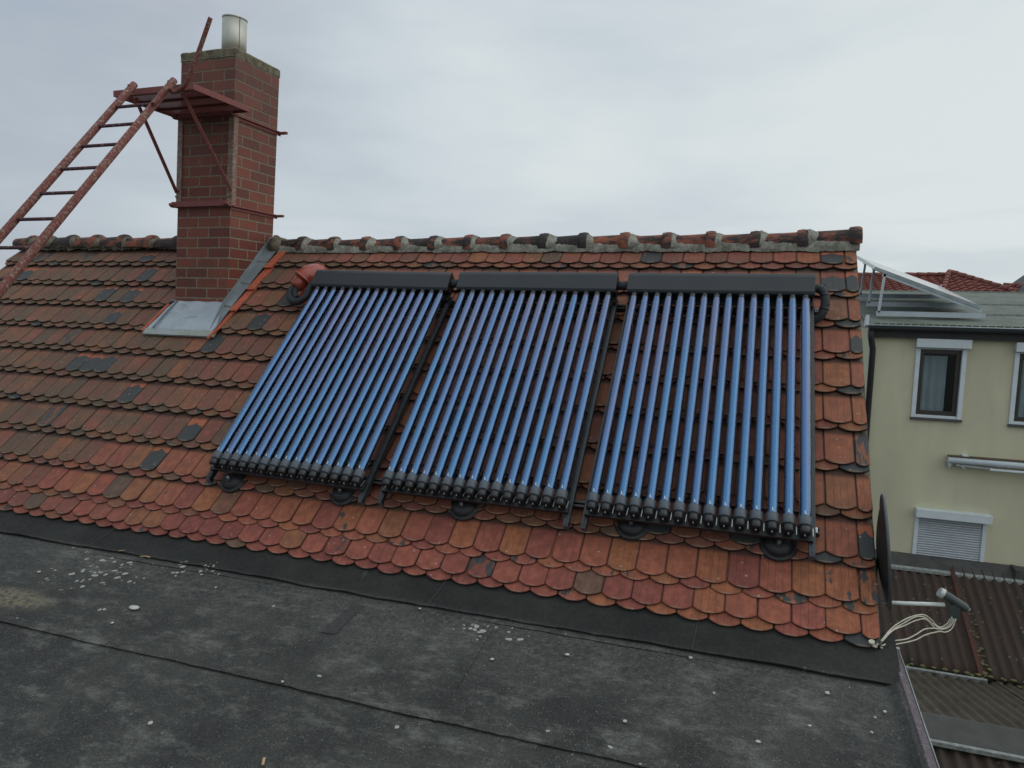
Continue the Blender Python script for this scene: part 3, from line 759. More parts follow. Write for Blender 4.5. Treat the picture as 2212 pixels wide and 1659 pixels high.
# three perforated planks: grid of ribs leaving real openings
for pk in range(3):
    m = MB(); ya = PY0 + .016 + pk * .231; yb2 = ya + .222
    xa, xb = PX0 + .016, PX1 - .016
    nx = 26; ny = 6
    for j in range(ny + 1):
        y = ya + (yb2 - ya) * j / ny; hw = .009 if 0 < j < ny else .013
        m.box((xa, y - hw, PZ - .0015), (xb, y + hw, PZ + .0015))
    for j in range(ny):
        y0_ = ya + (yb2 - ya) * j / ny; y1_ = ya + (yb2 - ya) * (j + 1) / ny
        for i in range(nx + 1):
            x = xa + (xb - xa) * (i + (.5 if j % 2 else 0)) / (nx + .5)
            m.box((x - .0095, y0_ + .0092, PZ - .0012), (x + .0095, y1_ - .0092, PZ + .0012))
    m.box((xa, ya - .004, PZ - .022), (xb, ya + .003, PZ - .003))
    pb(m, 'perforated_plank', M_PLAT)
yf = CY0
for k, (tx, bx) in enumerate(((-6.02, -6.262), (-5.49, -5.600))):
    m = MB(); zb = 2.83; m.bar((tx, PY0 + .05, PZ - .03), (L_(bx, zb) - .008, yf - .035, zb), .034, .012, (1, 0, 0)); m.bar((tx, PY0 + .05, PZ - .03), (L_(bx, zb) - .008, yf - .035, zb), .008, .034, (1, 0, 0))
    pb(m, 'brace', M_PLAT)
# vertical angle irons on the front corners
for side, x in ((0, CX0 - .006), (1, CX1 + .006)):
    m = MB(); za, zb = 2.70, 3.54; sgn = 1 if side == 0 else -1
    m.bar((L_(x + sgn * .022, za), yf - .007, za), (L_(x + sgn * .022, zb), yf - .007, zb), .058, .010, (0, 1, 0))
    m.bar((L_(x - sgn * .005, za), yf + .022, za), (L_(x - sgn * .005, zb), yf + .022, zb), .009, .056, (0, 1, 0))
    for zz in (2.79, 2.85): m.tube([(L_(x + sgn * .012, zz), yf - .01, zz), (L_(x + sgn * .012, zz), yf - .035, zz)], .012, 8)
    pb(m, 'angle_iron', M_ANGLE)
# clamping bands
for z in (2.69, 3.545):
    m = MB(); xa, xb = L_(CX0, z) - .045, L_(CX1, z) + .02
    m.box((xa, yf - .052, z - .006), (xb, yf - .004, z + .006)); m.box((xa + .02, yf - .058, z - .005), (xb, yf - .052, z + .046))
    xs_ = L_(CX1, z)
    m.box((xs_ + .004, yf - .004, z - .006), (xs_ + .032, CY1 + .10, z + .0055)); m.box((xs_ + .002, yf - .004, z - .035), (xs_ + .008, CY1 + .05, z - .006))
    m.box((L_(CX0, z) - .032, yf - .004, z - .006), (L_(CX0, z) - .004, CY1 + .10, z + .006))
    m.box((L_(CX0, z) - .06, CY1 + .012, z - .02), (xs_ + .10, CY1 + .048, z + .004))
    m.tube([(xs_ + .03, yf - .065, z + .018), (xs_ - .02, yf - .065, z + .018)], .02, 10); m.tube([(xa + .01, yf - .065, z + .018), (xa + .06, yf - .065, z + .018)], .018, 10)
    pb(m, 'clamp_band', M_PLAT, bevel=.002)

# ================================================================== LADDER
lad = tag(empty('roof_ladder', (-5.7, -2.2, -.35)), 'long slanting tubular ladder with flaking red paint, leaning up to the chimney platform', 'ladder')
LI = Matrix.Translation((5.7, 2.2, .35))
def lb(m, name, mat, **k):
    o = m.build(name, mat, None, **k); o.parent = lad; o.matrix_parent_inverse = LI; return o
A50 = R(50)
def lp(x, d, off=0): # d metres down from the top along the ladder
    return Vector((x, .86 - d * math.cos(A50) - off * math.sin(A50), 3.60 - d * math.sin(A50) + off * math.cos(A50)))
def lxl(d): return -5.915 - .020 * d
def lxr(d): return -5.480 - .012 * d
for fx_ in (lxl, lxr):
    m = MB(); m.tube([lp(fx_(0) , -.03), lp(fx_(1.5), 1.5), lp(fx_(3.), 3.), lp(fx_(5.08), 5.08)], .030, 14)
    m.tube([lp(fx_(0), .03, -.034), lp(fx_(0), .03, .036)], .010, 8)
    lb(m, 'rail', M_LADDER)
dk = [.30, .56, .82, 1.10, 1.385, 1.67, 1.965, 2.265, 2.57, 2.87, 3.17, 3.47, 3.77, 4.07, 4.37, 4.67]
for d in dk:
    m = MB(); m.tube([lp(lxl(d), d), lp(lxr(d), d)], .0135, 10); lb(m, 'rung', mk_paint('rung_paint', (.085, .035, .045), (.12, .08, .08), .4) if d == dk[0] else bpy.data.materials['rung_paint'])
# grab pole bolted to the right rail, bent up beside the platform
gp = [lp(lxr(.30) + .045, .36, .03), lp(lxr(.12) + .050, .14, .03), Vector((-5.40, .80, 3.495)), Vector((-5.275, .79, 3.545)), Vector((-5.213, .79, 3.647)), Vector((-5.133, .80, 3.817)), Vector((-5.072, .80, 3.94)), Vector((-5.015, .80, 4.056))]
m = MB(); m.tube(spline(gp, 6), .0185, 12); lb(m, 'grab_pole', M_LADDER)

# ================================================================== SOLAR COLLECTORS
SPC = .0900; NT_ = 15
def make_collector():
    """local frame: x along the eave, y up the slope, z off the roof; origin at the foot, centred"""
    root = empty('solar_collector')
    m = MB(); prof = [(2.465, .125), (2.465, .226), (2.60, .258), (2.632, .242), (2.635, .125)]
    m.prism(prof, -.685, .685); hd = m.build('header_box', M_BLACK, root, bevel=.003)
    m = MB(); m.prism([(2.448, .212), (2.450, .226), (2.462, .240), (2.585, .272), (2.612, .270), (2.640, .250), (2.640, .245), (2.600, .262), (2.468, .232), (2.455, .222), (2.455, .212)], -.690, .690)
    m.build('header_cover', M_HEADER, root)
    m = MB(); m.prism([(2.40, .135), (2.40, .150), (2.464, .150), (2.464, .135)], -.69, .69); m.build('tube_bracket', M_BLACK, root)
    m = MB(); m.box((-.68, .488, .118), (.68, .56, .146)); m.box((-.68, .56, .10), (.68, .575, .118))
    m.build('bottom_tray', M_BLACK, root, bevel=.002)
    for sx in (-1, 1):
        m = MB(); m.box((sx * .675 - .019, .43, .075), (sx * .675 + .019, 2.47, .118)); m.box((sx * .675 - .017, .415, .06), (sx * .675 + .017, .43, .118))
        m.box((sx * .675 - .004, .43, .118), (sx * .675 + .004, 2.46, .120))
        r_ = m.build('side_rail', M_RAIL if sx > 0 else M_BLACK, root, bevel=.002)
        m = MB(); m.box((sx * .675 - .016, .409, .062), (sx * .675 + .016, .4145, .114)); m.build('rail_end_plate', M_CAP, r_)
    # absorber tube: rounded blue glass inside a clear outer tube
    gm = MB(); gm.tube([(0, .60, 0), (0, 2.462, 0)], .0350, 24, cap=False)
    am = MB(); prof = [(.585, .0298), (.60, .0298), (1.2, .0298), (1.8, .0298), (2.40, .0298)] + [(2.40 + .050 * math.sin(a), .0298 * math.cos(a)) for a in [R(15), R(30), R(45), R(60), R(75), R(88)]]
    am.tube([(0, y, 0) for y, r_ in prof], [r_ for y, r_ in prof], 20)
    cm = MB(); cm.tube([(0, .612, 0), (0, .610, 0), (0, .555, 0), (0, .553, 0)], [.034, .0370, .0375, .0365], 20)
    em = MB(); em.tube([(0, .5535, 0), (0, .52, -.002), (0, .505, -.004)], [.0350, .0345, .032], 16); em.tube([(0, .56, -.036), (0, .50, -.040)], .012, 8)
    pm = MB(); pm.tube([(0, .506, -.004), (0, .494, -.005)], [.006, .005], 8)
    rm = MB(); rm.tube([(0, 2.452, -.002), (0, 2.466, -.002)], [.034, .037], 16)
    km = MB(); km.bar((.0455, .56, -.03), (.0455, .50, -.012), .004, .006)
    tm = MB(); tm.box((-.004, .617, .0335), (.001, .640, .0350)); tm.box((-.001, .617, .0333), (.006, .625, .0350))  # pale strips added as a painted glint at the tube's lower end
    first = None
    for i in range(NT_):
        x = (i - 7) * SPC; z = .19
        if first is None:
            gt = gm.build('glass_tube', M_GLASS, root); ab = am.build('absorber', M_ABS, gt)
            cp_ = cm.build('end_cap', M_CAP, gt); en = em.build('end_cup', M_BLACK, gt); pn = pm.build('pin', M_STEEL, gt); rg = rm.build('collar', M_BLACK, gt); kk = km.build('spring_clip', M_STEEL, gt); sg_ = tm.build('glint_strip', M_ARM, gt)
            first = gt
        else: gt = copy_tree(first, root)
        gt.location = (x, 0, z)
    return root
cols = [(-3.905, R(-1.1), 'leftmost solar tube collector, nearest the brick chimney', ),
        (-2.425, R(-.0), 'middle solar tube collector of the three on the red tile roof',),
        (-.957, R(.0), 'rightmost solar tube collector, next to the right roof edge',)]
proto = make_collector()
for i, (x, a, lab) in enumerate(cols):
    o = proto if i == 0 else copy_tree(proto)
    o.rotation_mode = 'QUATERNION'
    qy = Matrix.Rotation(PIT, 4, 'X') @ Matrix.Rotation(a, 4, 'Z')
    # pivot the small yaw about the middle of the collector
    piv = Vector((0, 1.5, 0)); off = Matrix.Rotation(PIT, 4, 'X') @ (piv - Matrix.Rotation(a, 3, 'Z') @ piv)
    o.rotation_quaternion = qy.to_quaternion(); o.location = Vector((x, 0, 0)) + off
    tag(o, lab, 'solar collector', 'solar tube collectors on the tiled roof')

# mounting rails under the collectors
for s, x0, x1, lab in ((2.43, -4.60, -.205, 'upper black mounting rail crossing behind the tube tops of all three collectors'), (.60, -4.56, -.235, 'lower black mounting rail crossing under the bottom ends of the collectors')):
    r_ = tag(empty('mounting_rail', rp(x0, s, .03), (PIT, 0, 0)), lab, 'mounting rail', 'mounting rails of the collectors')
    m = MB(); L = x1 - x0
    m.box((0, -.022, .0), (L, .022, .012)); m.box((0, -.022, .012), (L, -.014, .040)); m.box((0, .014, .012), (L, .022, .040)); m.box((0, -.022, .040), (L, -.007, .045)); m.box((0, .007, .040), (L, .022, .045))
    m.build('rail_profile', M_BLACK, r_)
    for px in ([.05, 1.45, 1.55, 2.95, 3.03, 4.36] if s > 1 else [.03, 1.43, 1.5, 2.92, 3.0, 4.30]):
        m = MB(); m.box((px - .012, -.016, .045), (px + .012, .016, .052)); m.tube([(px, 0, .05), (px, 0, .062)], .007, 6); m.build('clamp', M_STEEL, r_)
# black roof feet: domed tile penetrations with a bolt
def foot(x, s, lab):
    r_ = tag(empty('roof_anchor', rp(x, s, .004), (PIT, 0, 0)), lab, 'roof anchor', 'black roof anchors under the collectors')
    m = MB(); prof = [(.112, .0), (.111, .006), (.102, .010), (.094, .011), (.088, .024), (.075, .042), (.045, .052), (.02, .055)]
    prev = None; n = 28
    for rr_, z in prof:
        q = [m.pt((rr_ * math.cos(2 * math.pi * i / n), rr_ * math.sin(2 * math.pi * i / n), z)) for i in range(n)]
        if prev:
            for i in range(n): m.face((prev[i], prev[(i + 1) % n], q[(i + 1) % n], q[i]), True)
        prev = q
    m.face(prev); m.build('dome', m_plain('black_plastic', (.007, .008, .010), .5) if 'black_plastic' not in bpy.data.materials else bpy.data.materials['black_plastic'], r_)
    m = MB(); m.box((-.02, -.045, .05), (.02, .085, .062)); m.box((-.02, .079, .012), (.02, .087, .10)); m.build('bracket', M_RAIL, r_)
    m = MB(); m.tube([(0, -.02, .05), (0, -.02, .085)], .012, 6); m.tube([(0, .03, .05), (0, .03, .075)], .008, 6); m.build('bolt', M_STEEL, r_)
foot(-4.46, .50, 'black domed roof anchor under the left corner of the leftmost collector')
foot(-3.47, .51, 'black domed roof anchor under the right corner of the leftmost collector')
foot(-2.51, .515, 'black domed roof anchor half hidden below the middle collector')
foot(-1.345, .53, 'black domed roof anchor near the left corner of the rightmost collector')
foot(-.46, .515, 'black domed roof anchor with bright bolt under the right corner of the rightmost collector')

# pipe connectors between headers
for x, lab in ((-3.18, 'short black pipe joint between the headers of the left and middle collectors'), (-1.698, 'short black pipe joint between the headers of the middle and right collectors')):
    r_ = tag(empty('pipe_joint', rp(x, 2.545, .195), (PIT, 0, 0)), lab, 'pipe joint', 'pipe joints between headers')
    m = MB(); m.tube([(-.07, 0, 0), (.07, 0, 0)], .036, 18); m.build('insulation', M_FOAM, r_)
    m = MB(); m.tube([(-.004, 0, 0), (.004, 0, 0)], .0375, 18); m.tube([(.028, 0, 0), (.034, 0, 0)], .0375, 18); m.build('band', M_RAIL, r_)
# right elbow
r_ = tag(empty('elbow_pipe', rp(-.25, 2.545, .195)), 'black insulated elbow pipe bending down from the right end of the rightmost header', 'pipe')
EI = Matrix.Translation(-rp(-.25, 2.545, .195))
def P_(m, name, mat, root, inv, **k):
    o = m.build(name, mat, None, **k); o.parent = root; o.matrix_parent_inverse = inv; return o
pts = spline([rp(-.275, 2.545, .19), rp(-.235, 2.545, .19), rp(-.200, 2.515, .175), rp(-.188, 2.46, .15), rp(-.195, 2.40, .11), rp(-.222, 2.365, .075), rp(-.27, 2.35, .05)], 5)
m = MB(); m.tube(pts, [.031 + .0018 * (k % 2) for k in range(len(pts))], 16); P_(m, 'insulation', M_FOAM, r_, EI)
m = MB()
for k in (6, 12, 19): 
    d = (pts[k + 1] - pts[k]).normalized() * .006; m.tube([pts[k] - d, pts[k] + d], .035, 14); m.bar(pts[k] + Vector((.02, -.035, .02)), pts[k] + Vector((.03, -.05, .035)), .004, .004)
P_(m, 'cable_tie', M_BLACK, r_, EI)
# red vent with dome cowl
r_ = tag(empty('roof_vent', rp(-4.74, 2.75, .05)), 'glossy red bent vent pipe with round collar at the left end of the collectors', 'vent pipe')
VI = Matrix.Translation(-rp(-4.74, 2.75, .05))
m = MB(); m.box((-.20, -.02, 0), (.04, .06, .016), Matrix.Translation(rp(-4.80, 2.90, .018)) @ Matrix.Rotation(PIT, 4, 'X')); P_(m, 'base_tile', M_ORANGE, r_, VI, bevel=.006)
m = MB(); m.box((-.10, -.20, 0), (.10, .20, .014), Matrix.Translation(rp(-4.745, 2.62, .006)) @ Matrix.Rotation(PIT, 4, 'X') @ Matrix.Rotation(-.1, 4, 'Z')); P_(m, 'base_plate', M_REDPL, r_, VI, bevel=.004)
vp = spline([rp(-4.70, 2.80, .03), rp(-4.71, 2.785, .085), rp(-4.735, 2.735, .13), rp(-4.765, 2.675, .145), rp(-4.79, 2.63, .14)], 6)
rads = [.078 + .018 * min(1, k / (len(vp) - 1) * 1.3) for k in range(len(vp))]
m = MB(); m.tube(vp, rads, 28); P_(m, 'cowl', M_REDPL, r_, VI)
dr = (vp[-1] - vp[-2]).normalized(); m = MB(); m.tube([vp[-1] - dr * .012, vp[-1] + dr * .006], [.100, .102], 28); P_(m, 'cowl_rim', M_REDPL, r_, VI)
m = MB(); m.tube([vp[-1], vp[-1] + dr * .05, vp[-1] + dr * .105], [.066, .064, .060], 24); P_(m, 'spout', M_REDPL, r_, VI)
e0 = vp[-1] + dr * .09
# black hose loop
hs = tag(empty('insulated_hose', e0), 'black ribbed insulated hose looping from the red vent to the leftmost header', 'hose')
HI2 = Matrix.Translation(-e0)
q = spline([e0, rp(-4.872, 2.50, .125), rp(-4.865, 2.44, .11), rp(-4.80, 2.375, .11), rp(-4.72, 2.36, .12), rp(-4.655, 2.40, .14), rp(-4.635, 2.46, .16), rp(-4.625, 2.53, .18), rp(-4.58, 2.56, .19)], 10)
m = MB(); m.tube(q, [.0335 if k % 2 else .0295 for k in range(len(q))], 16); P_(m, 'hose', M_FOAM, hs, HI2)
q2 = [p + Vector((.052, .012, .014)) for p in q[:28]]
m = MB(); m.tube(q2, [.0275 if k % 2 else .0245 for k in range(len(q2))], 14); P_(m, 'inner_hose', M_FOAM, hs, HI2)

# ================================================================== FLAT ROOF (bitumen annex)
annex = tag(empty('flat_roof_annex', (-3, -2, -7)), 'flat grey-black bitumen felt roof in the foreground with long dark seams', 'flat roof')
AI = Matrix.Translation((3, 2, 7))
def fz(y): return -.15 + .105 * (y + .2)
XA, XB = -11.0, .105
def felt(yhi, ylo, dz, seed, lip=.0045, name='felt_sheet', x0=XA, x1=XB, wob=.004, zf=fz):
    rr = random.Random(seed); m = MB(); nx = 260; ny = 3; cols_ = []; o1 = 0.; ph = [rr.uniform(0, 6) for _ in range(4)]
    for i in range(nx + 1):
        x = x0 + (x1 - x0) * i / nx
        o1 = o1 * .8 + rr.uniform(-wob, wob); yl = ylo + o1 + .008 * math.sin(x * 1.3 + ph[0])
        c_ = []
        for j in range(ny + 1):
            y = yhi + (yl - yhi) * j / ny
            lift = lip * (j / ny) ** 3 + .003 * math.sin(x * 2.1 + ph[1]) * math.sin(y * 4 + ph[2])
            c_.append(m.pt((x, y, zf(y) + dz + lift)))
        c_.append(m.pt((x, yl + .006, zf(yl) + dz - .004)))
        cols_.append(c_)
    for a, b in zip(cols_, cols_[1:]):
        for j in range(ny + 1): m.face((a[j], a[j + 1], b[j + 1], b[j]))
    o = m.build(name, M_BIT, None, fix=False); o.parent = annex; o.matrix_parent_inverse = AI; return o
felt(-4.4 + .0, -6.5, 0, 1); felt(-2.95, -4.45, .004, 2); felt(-2.0, -3.0, .004, 3); felt(-1.1, -2.08, .004, 4)
felt(-.22, -1.165, .012, 5); felt(-.15, -.252, .0145, 6, lip=.0)
# skirt sheet: ramps up from the flat roof to beneath the tiles
def sk(y): return -.150 + (y + .2) * .50 if y > -.2 else fz(y)
felt(.10, -.205, .026, 7, zf=lambda y: -.150 + (y + .2) * (.42 + .25 * max(0, y + .2)), x1=.150, name='felt_skirt', wob=.0035, lip=.006)
def fitem(m, name, mat, **k):
    o = m.build(name, mat, None, **k); o.parent = annex; o.matrix_parent_inverse = AI; return o
def ribbon(pts, wd, h, name, mat, seed=1, zfn=fz):
    rr = random.Random(seed); m = MB(); pts = [Vector((p[0], p[1], 0)) for p in pts]; prev = None
    P2 = []
    for a, b in zip(pts, pts[1:]):
        for k in range(12): P2.append(a.lerp(b, k / 12))
    P2.append(pts[-1])
    for i, p in enumerate(P2):
        t_ = (P2[min(i + 1, len(P2) - 1)] - P2[max(i - 1, 0)]).normalized(); nrm = Vector((-t_.y, t_.x, 0))
        w_ = wd * (1 + rr.uniform(-.25, .25)); a = p + nrm * w_ / 2; b = p - nrm * w_ / 2
        q_ = [m.pt((a.x, a.y, zfn(a.y) + h * .1)), m.pt((a.x, a.y, zfn(a.y) + h)), m.pt((b.x, b.y, zfn(b.y) + h)), m.pt((b.x, b.y, zfn(b.y) + h * .1))]
        if prev:
            for k in range(3): m.face((prev[k], q_[k], q_[k + 1], prev[k + 1]))
        prev = q_
    return fitem(m, name, mat, fix=False)
skz = lambda y: -.150 + (y + .2) * (.42 + .25 * max(0, y + .2))
ribbon([(-2.945, -.31), (-2.95, -.45), (-2.945, -.66)], .085, .0165, 'tar_patch', M_TAR, 3)
ribbon([(-2.05, -.30), (-2.03, -.7), (-2.02, -1.17)], .016, .0185, 'tar_patch', M_BIT, 6)
for x0, x1 in ((-2.52, -2.47), (-5.35, -5.28), (-.9, -.88)):
    ribbon([(x0, -.20), (x1, .06)], .006, .033, 'felt_joint', M_TAR, 8, lambda y: skz(y) + .002)
# right-hand verge: low upstand with flaking metal trim
m = MB(); m.prism([(XB - .002, 0), (XB - .03, .012), (XB + .0, .045), (XB + .035, .05), (XB + .035, 0)], 0, 1)
vt = MB()
def vert_prism(mb_, prof, y0, y1, n=40, jit=.0, seed=1):
    rr = random.Random(seed); prev = None
    for i in range(n + 1):
        y = y0 + (y1 - y0) * i / n; b = fz(min(y, 0.05)) if y > -.2 else fz(y)
        q_ = [mb_.pt((x + rr.uniform(-jit, jit), y, b + z + rr.uniform(-jit, jit))) for x, z in prof]
        if prev:
            for k in range(len(prof)): mb_.face((prev[k], prev[(k + 1) % len(prof)], q_[(k + 1) % len(prof)], q_[k]))
        else: mb_.face(q_[::-1])
        prev = q_
    mb_.face(prev)
vert_prism(vt, [(.04, .0), (.085, .018), (.118, .046), (.135, .050), (.135, -.05)], -6.5, .0, 60, .0015, 2); fitem(vt, 'verge_felt', M_BIT)
vt = MB(); vert_prism(vt, [(.1355, -.06), (.1355, .047), (.142, .056), (.176, .052), (.181, .040), (.181, -.16), (.16, -.16)], -6.5, .10, 60, .001, 3); fitem(vt, 'verge_trim', M_EDGE)
vt = MB(); vert_prism(vt, [(.180, .043), (.178, .0555), (.1835, .0555), (.1835, .043)], -6.5, .10, 60, .0006, 4); fitem(vt, 'trim_lip', M_TRIMW)
m = MB(); m.box((.120, .11, -.15), (.185, .135, -.058)); fitem(m, 'trim_end', M_ALU)
fitem(MB().box((XA, -6.5, -7), (.13, .10, -1.0)), 'wall', M_PLASTER2)
fitem(MB().prism([(-6.5, -1.0), (-6.5, fz(-6.5) - .03), (-.2, -.18), (.1, -.10), (.1, -1.0)], XA, .13), 'roof_slab', M_DKTRIM)

# pebbles and litter lying on the felt
def pebble(x, y, r_, mat, name, lab, cat, grp, sx=1.4, sz=.45, rz=0.):
    bm = bmesh.new(); bmesh.ops.create_icosphere(bm, subdivisions=2, radius=1); rr = random.Random(int(x * 991 + y * 77))
    for v in bm.verts: v.co = v.co * (1 + rr.uniform(-.16, .16)); v.co.x *= r_ * sx; v.co.y *= r_; v.co.z *= r_ * sz
    me = bpy.data.meshes.new(name); bm.to_mesh(me); bm.free()
    for p in me.polygons: p.use_smooth = True
    me.materials.append(mat); o = bpy.data.objects.new(name, me); col.objects.link(o)
    o.location = (x, y, fz(y) + .024 + r_ * sz * .5); o.rotation_euler = (0, 0, rz); tag(o, lab, cat, grp)
PEB = [(-5.32, -.62), (-4.2, -.30), (-4.25, -.98), (-3.97, -.42), (-2.55, -.25), (-1.93, -.62), (-1.15, -.90), (-.22, -.37), (-.05, -.62), (-.02, -.50), (-.32, -.66), (.03, -.44), (-3.30, -1.62), (-.9, -.27), (-1.55, -.45), (-2.9, -1.15), (-.55, -.85)]
PW = ['left edge of the felt, near the sandy stain', 'left, just below the skirt seam', 'left, just above the long lower seam', 'left, right of the white lichen patch', 'centre, just below the skirt seam', 'centre, below the right lichen patch', 'right of centre, above the lower seam', 'right, just below the skirt seam', 'right, lowest of the cluster by the metal edge', 'right, middle of the cluster by the metal edge', 'right, leftmost of the cluster by the metal edge', 'right, topmost of the cluster by the metal edge', 'bottom left, below the lower seam', 'right of centre, below the skirt seam', 'centre, between lichen patch and metal edge', 'centre left, touching the lower seam', 'bottom right, nearest the lower seam']
for (x, y), lb_ in zip(PEB, PW):
    pebble(x, y, random.uniform(.006, .012), M_STONE, 'pebble', 'small pale pebble at ' + lb_, 'pebble', 'pale pebbles scattered on the felt roof', 1.3, .45, random.uniform(0, 3))
pebble(-4.27, -.80, .026, M_STONE, 'mortar_crumb', 'largest flat whitish crumb, lying alone on the left half of the felt', 'crumb', None, 1.5, .35)
m = MB(); m.box((-.022, -.006, 0), (.022, .006, .006)); o = m.build('wood_chip', M_WOOD, bevel=.002); o.location = (-2.62, -1.66, fz(-1.66) + .02); o.rotation_euler = (0, -.09, 2.1)
tag(o, 'small yellow wood chip near the bottom of the felt roof', 'wood chip')
for k, (x, y, a, lab) in enumerate(((-5.0, -.115, .35, 'short brown twig on the seam at the left, longer of the two'), (-4.78, -.16, .2, 'short brown twig on the seam at the left, shorter of the two'))):
    m = MB(); m.tube([(-.06 + .02 * k, 0, 0), (0, .004, .004), (.06 - .02 * k, 0, 0)], .0045, 6); o = m.build('twig', M_WOOD); o.location = (x, y - .06, fz(-.2) + .034); o.rotation_euler = (0, 0, a); tag(o, lab, 'twig')

# ================================================================== SATELLITE DISH AND CABLES
dish = tag(empty('satellite_dish', (.137, .45, .38)), 'dark grey satellite dish seen from its side behind the right roof edge', 'satellite dish')
dish.rotation_euler = (0, R(90 - 6), R(-5))          # local z = pointing direction, local x = down
m = MB(); n = 48; RX, RYd, dep = .328, .305, .050; rings = []
for k in range(9):
    f_ = k / 8
    rings.append([m.pt((RX * f_ * math.cos(2 * math.pi * i / n), RYd * f_ * math.sin(2 * math.pi * i / n), dep * (f_ * f_ - 1))) for i in range(n)] if k else [m.pt((0, 0, -dep))])
back = []
for i in range(n): m.face((rings[0][0], rings[1][i], rings[1][(i + 1) % n]), True)
for a, b in zip(rings[1:], rings[2:]):
    for i in range(n): m.face((a[i], b[i], b[(i + 1) % n], a[(i + 1) % n]), True)
m.build('reflector', M_DISH, dish)
m = MB(); pr = []
for i in range(n):
    c_, s_ = math.cos(2 * math.pi * i / n), math.sin(2 * math.pi * i / n)
    pr.append([m.pt((RX * 1.0 * c_, RYd * 1.0 * s_, -.012)), m.pt(((RX + .010) * c_, (RYd + .010) * s_, -.008)), m.pt(((RX + .010) * c_, (RYd + .010) * s_, .006)), m.pt((RX * .985 * c_, RYd * .985 * s_, .006))])
for i in range(n):
    a, b = pr[i], pr[(i + 1) % n]
    for k in range(4): m.face((a[k], a[(k + 1) % 4], b[(k + 1) % 4], b[k]), True)
m.build('rim', M_DISHRIM, dish)
DI = (Matrix.Translation((.137, .45, .38)) @ dish.rotation_euler.to_matrix().to_4x4()).inverted()
def db(m, name, mat, **k): return P_(m, name, mat, dish, DI, **k)
m = MB(); m.bar((.10, .46, .30), (-.02, .47, .26), .05, .05); m.tube([(.085, .46, .12), (.085, .46, .33)], .018, 12); db(m, 'mount', M_DKTRIM)
A0, A1 = Vector((.17, .40, .090)), Vector((.450, .40, .124))
m = MB(); m.tube([Vector((.13, .42, .085)), A0, A1], .0115, 12); db(m, 'feed_arm', M_ARM)
m = MB(); m.tube([A1 + Vector((-.012, 0, .062)), A1 + Vector((.012, 0, .05)), A1 + Vector((.10, 0, -.002)), A1 + Vector((.115, 0, -.012))], [.024, .026, .026, .018], 16)
m.box((.02, -.02, -.075), (.075, .02, .01), Matrix.Translation(A1)); lnb = db(m, 'receiver_head', M_LNB, bevel=.003)
m = MB(); m.tube([A1 + Vector((-.034, 0, .073)), A1 + Vector((-.012, 0, .062))], [.026, .030], 18); db(m, 'receiver_cap', M_LNBC)
m = MB(); m.tube([A1 + Vector((.097, 0, .004)), A1 + Vector((.12, 0, -.012))], [.02, .012], 12); db(m, 'receiver_tip', M_LNBC)
cb = tag(empty('cable_bundle', (.08, .02, -.03)), 'loose bundle of pale aerial cables arching from the dish receiver to the roof corner', 'cables')
CI = Matrix.Translation((-.08, -.02, .03))
E0 = Vector((.047, -.012, -.006))
base_c = [(.492, .385, .062), (.478, .375, .022), (.440, .35, .004), (.405, .32, .018), (.375, .30, .045), (.324, .25, .092), (.27, .22, .092), (.21, .18, .070), (.14, .12, .043), (.085, .05, .008)]
low_c = [(.492, .385, .058), (.475, .375, .010), (.440, .35, -.006), (.40, .31, .002), (.324, .25, .002), (.27, .20, -.012), (.214, .15, -.023), (.13, .09, -.026), (.08, .03, -.022)]
for k in range(5):
    src = base_c if k < 3 else low_c; n = len(src); pts_ = []
    for i, p in enumerate(src):
        f_ = math.sin(math.pi * i / n); dz = [.010, 0, -.012, .018, -.004][k] * f_ * 1.2; dx = (k - 2) * .006 * (1 - i / n)
        pts_.append(Vector((p[0] + dx, p[1] - .004 * k, p[2] + dz + .004 * math.sin(i * 2 + k * 2))))
    m = MB(); m.tube(spline(pts_ + [E0 + Vector((0, 0, .002 * k))], 6), .0034, 8); P_(m, 'cable', M_CABLE, cb, CI)
m = MB(); m.tube([(.022, -.03, .012), (.030, -.022, -.008), (.047, -.012, -.014)], .008, 8); m.tube([(.018, -.035, .022), (.020, -.032, .014)], .015, 14); P_(m, 'cable_clip', M_CABLE, cb, CI)
m = MB(); m.tube([(.052, -.006, -.016), (.072, .02, .004)], .012, 10); P_(m, 'tape', M_BLACK, cb, CI)

# ================================================================== NEIGHBOUR HOUSE
YF = 11.0
nb = tag(empty('cream_house', (5, 14, -7)), 'cream rendered house with white-framed windows behind the right roof edge', 'house')
NI = Matrix.Translation((-5, -14, 7))
def n_(m, name, mat, parent=None, **k):
    o = m.build(name, mat, None, **k)
    o.parent = parent or nb
    if not parent: o.matrix_parent_inverse = NI
    return o
WX0, WX1 = 1.49, 9.0
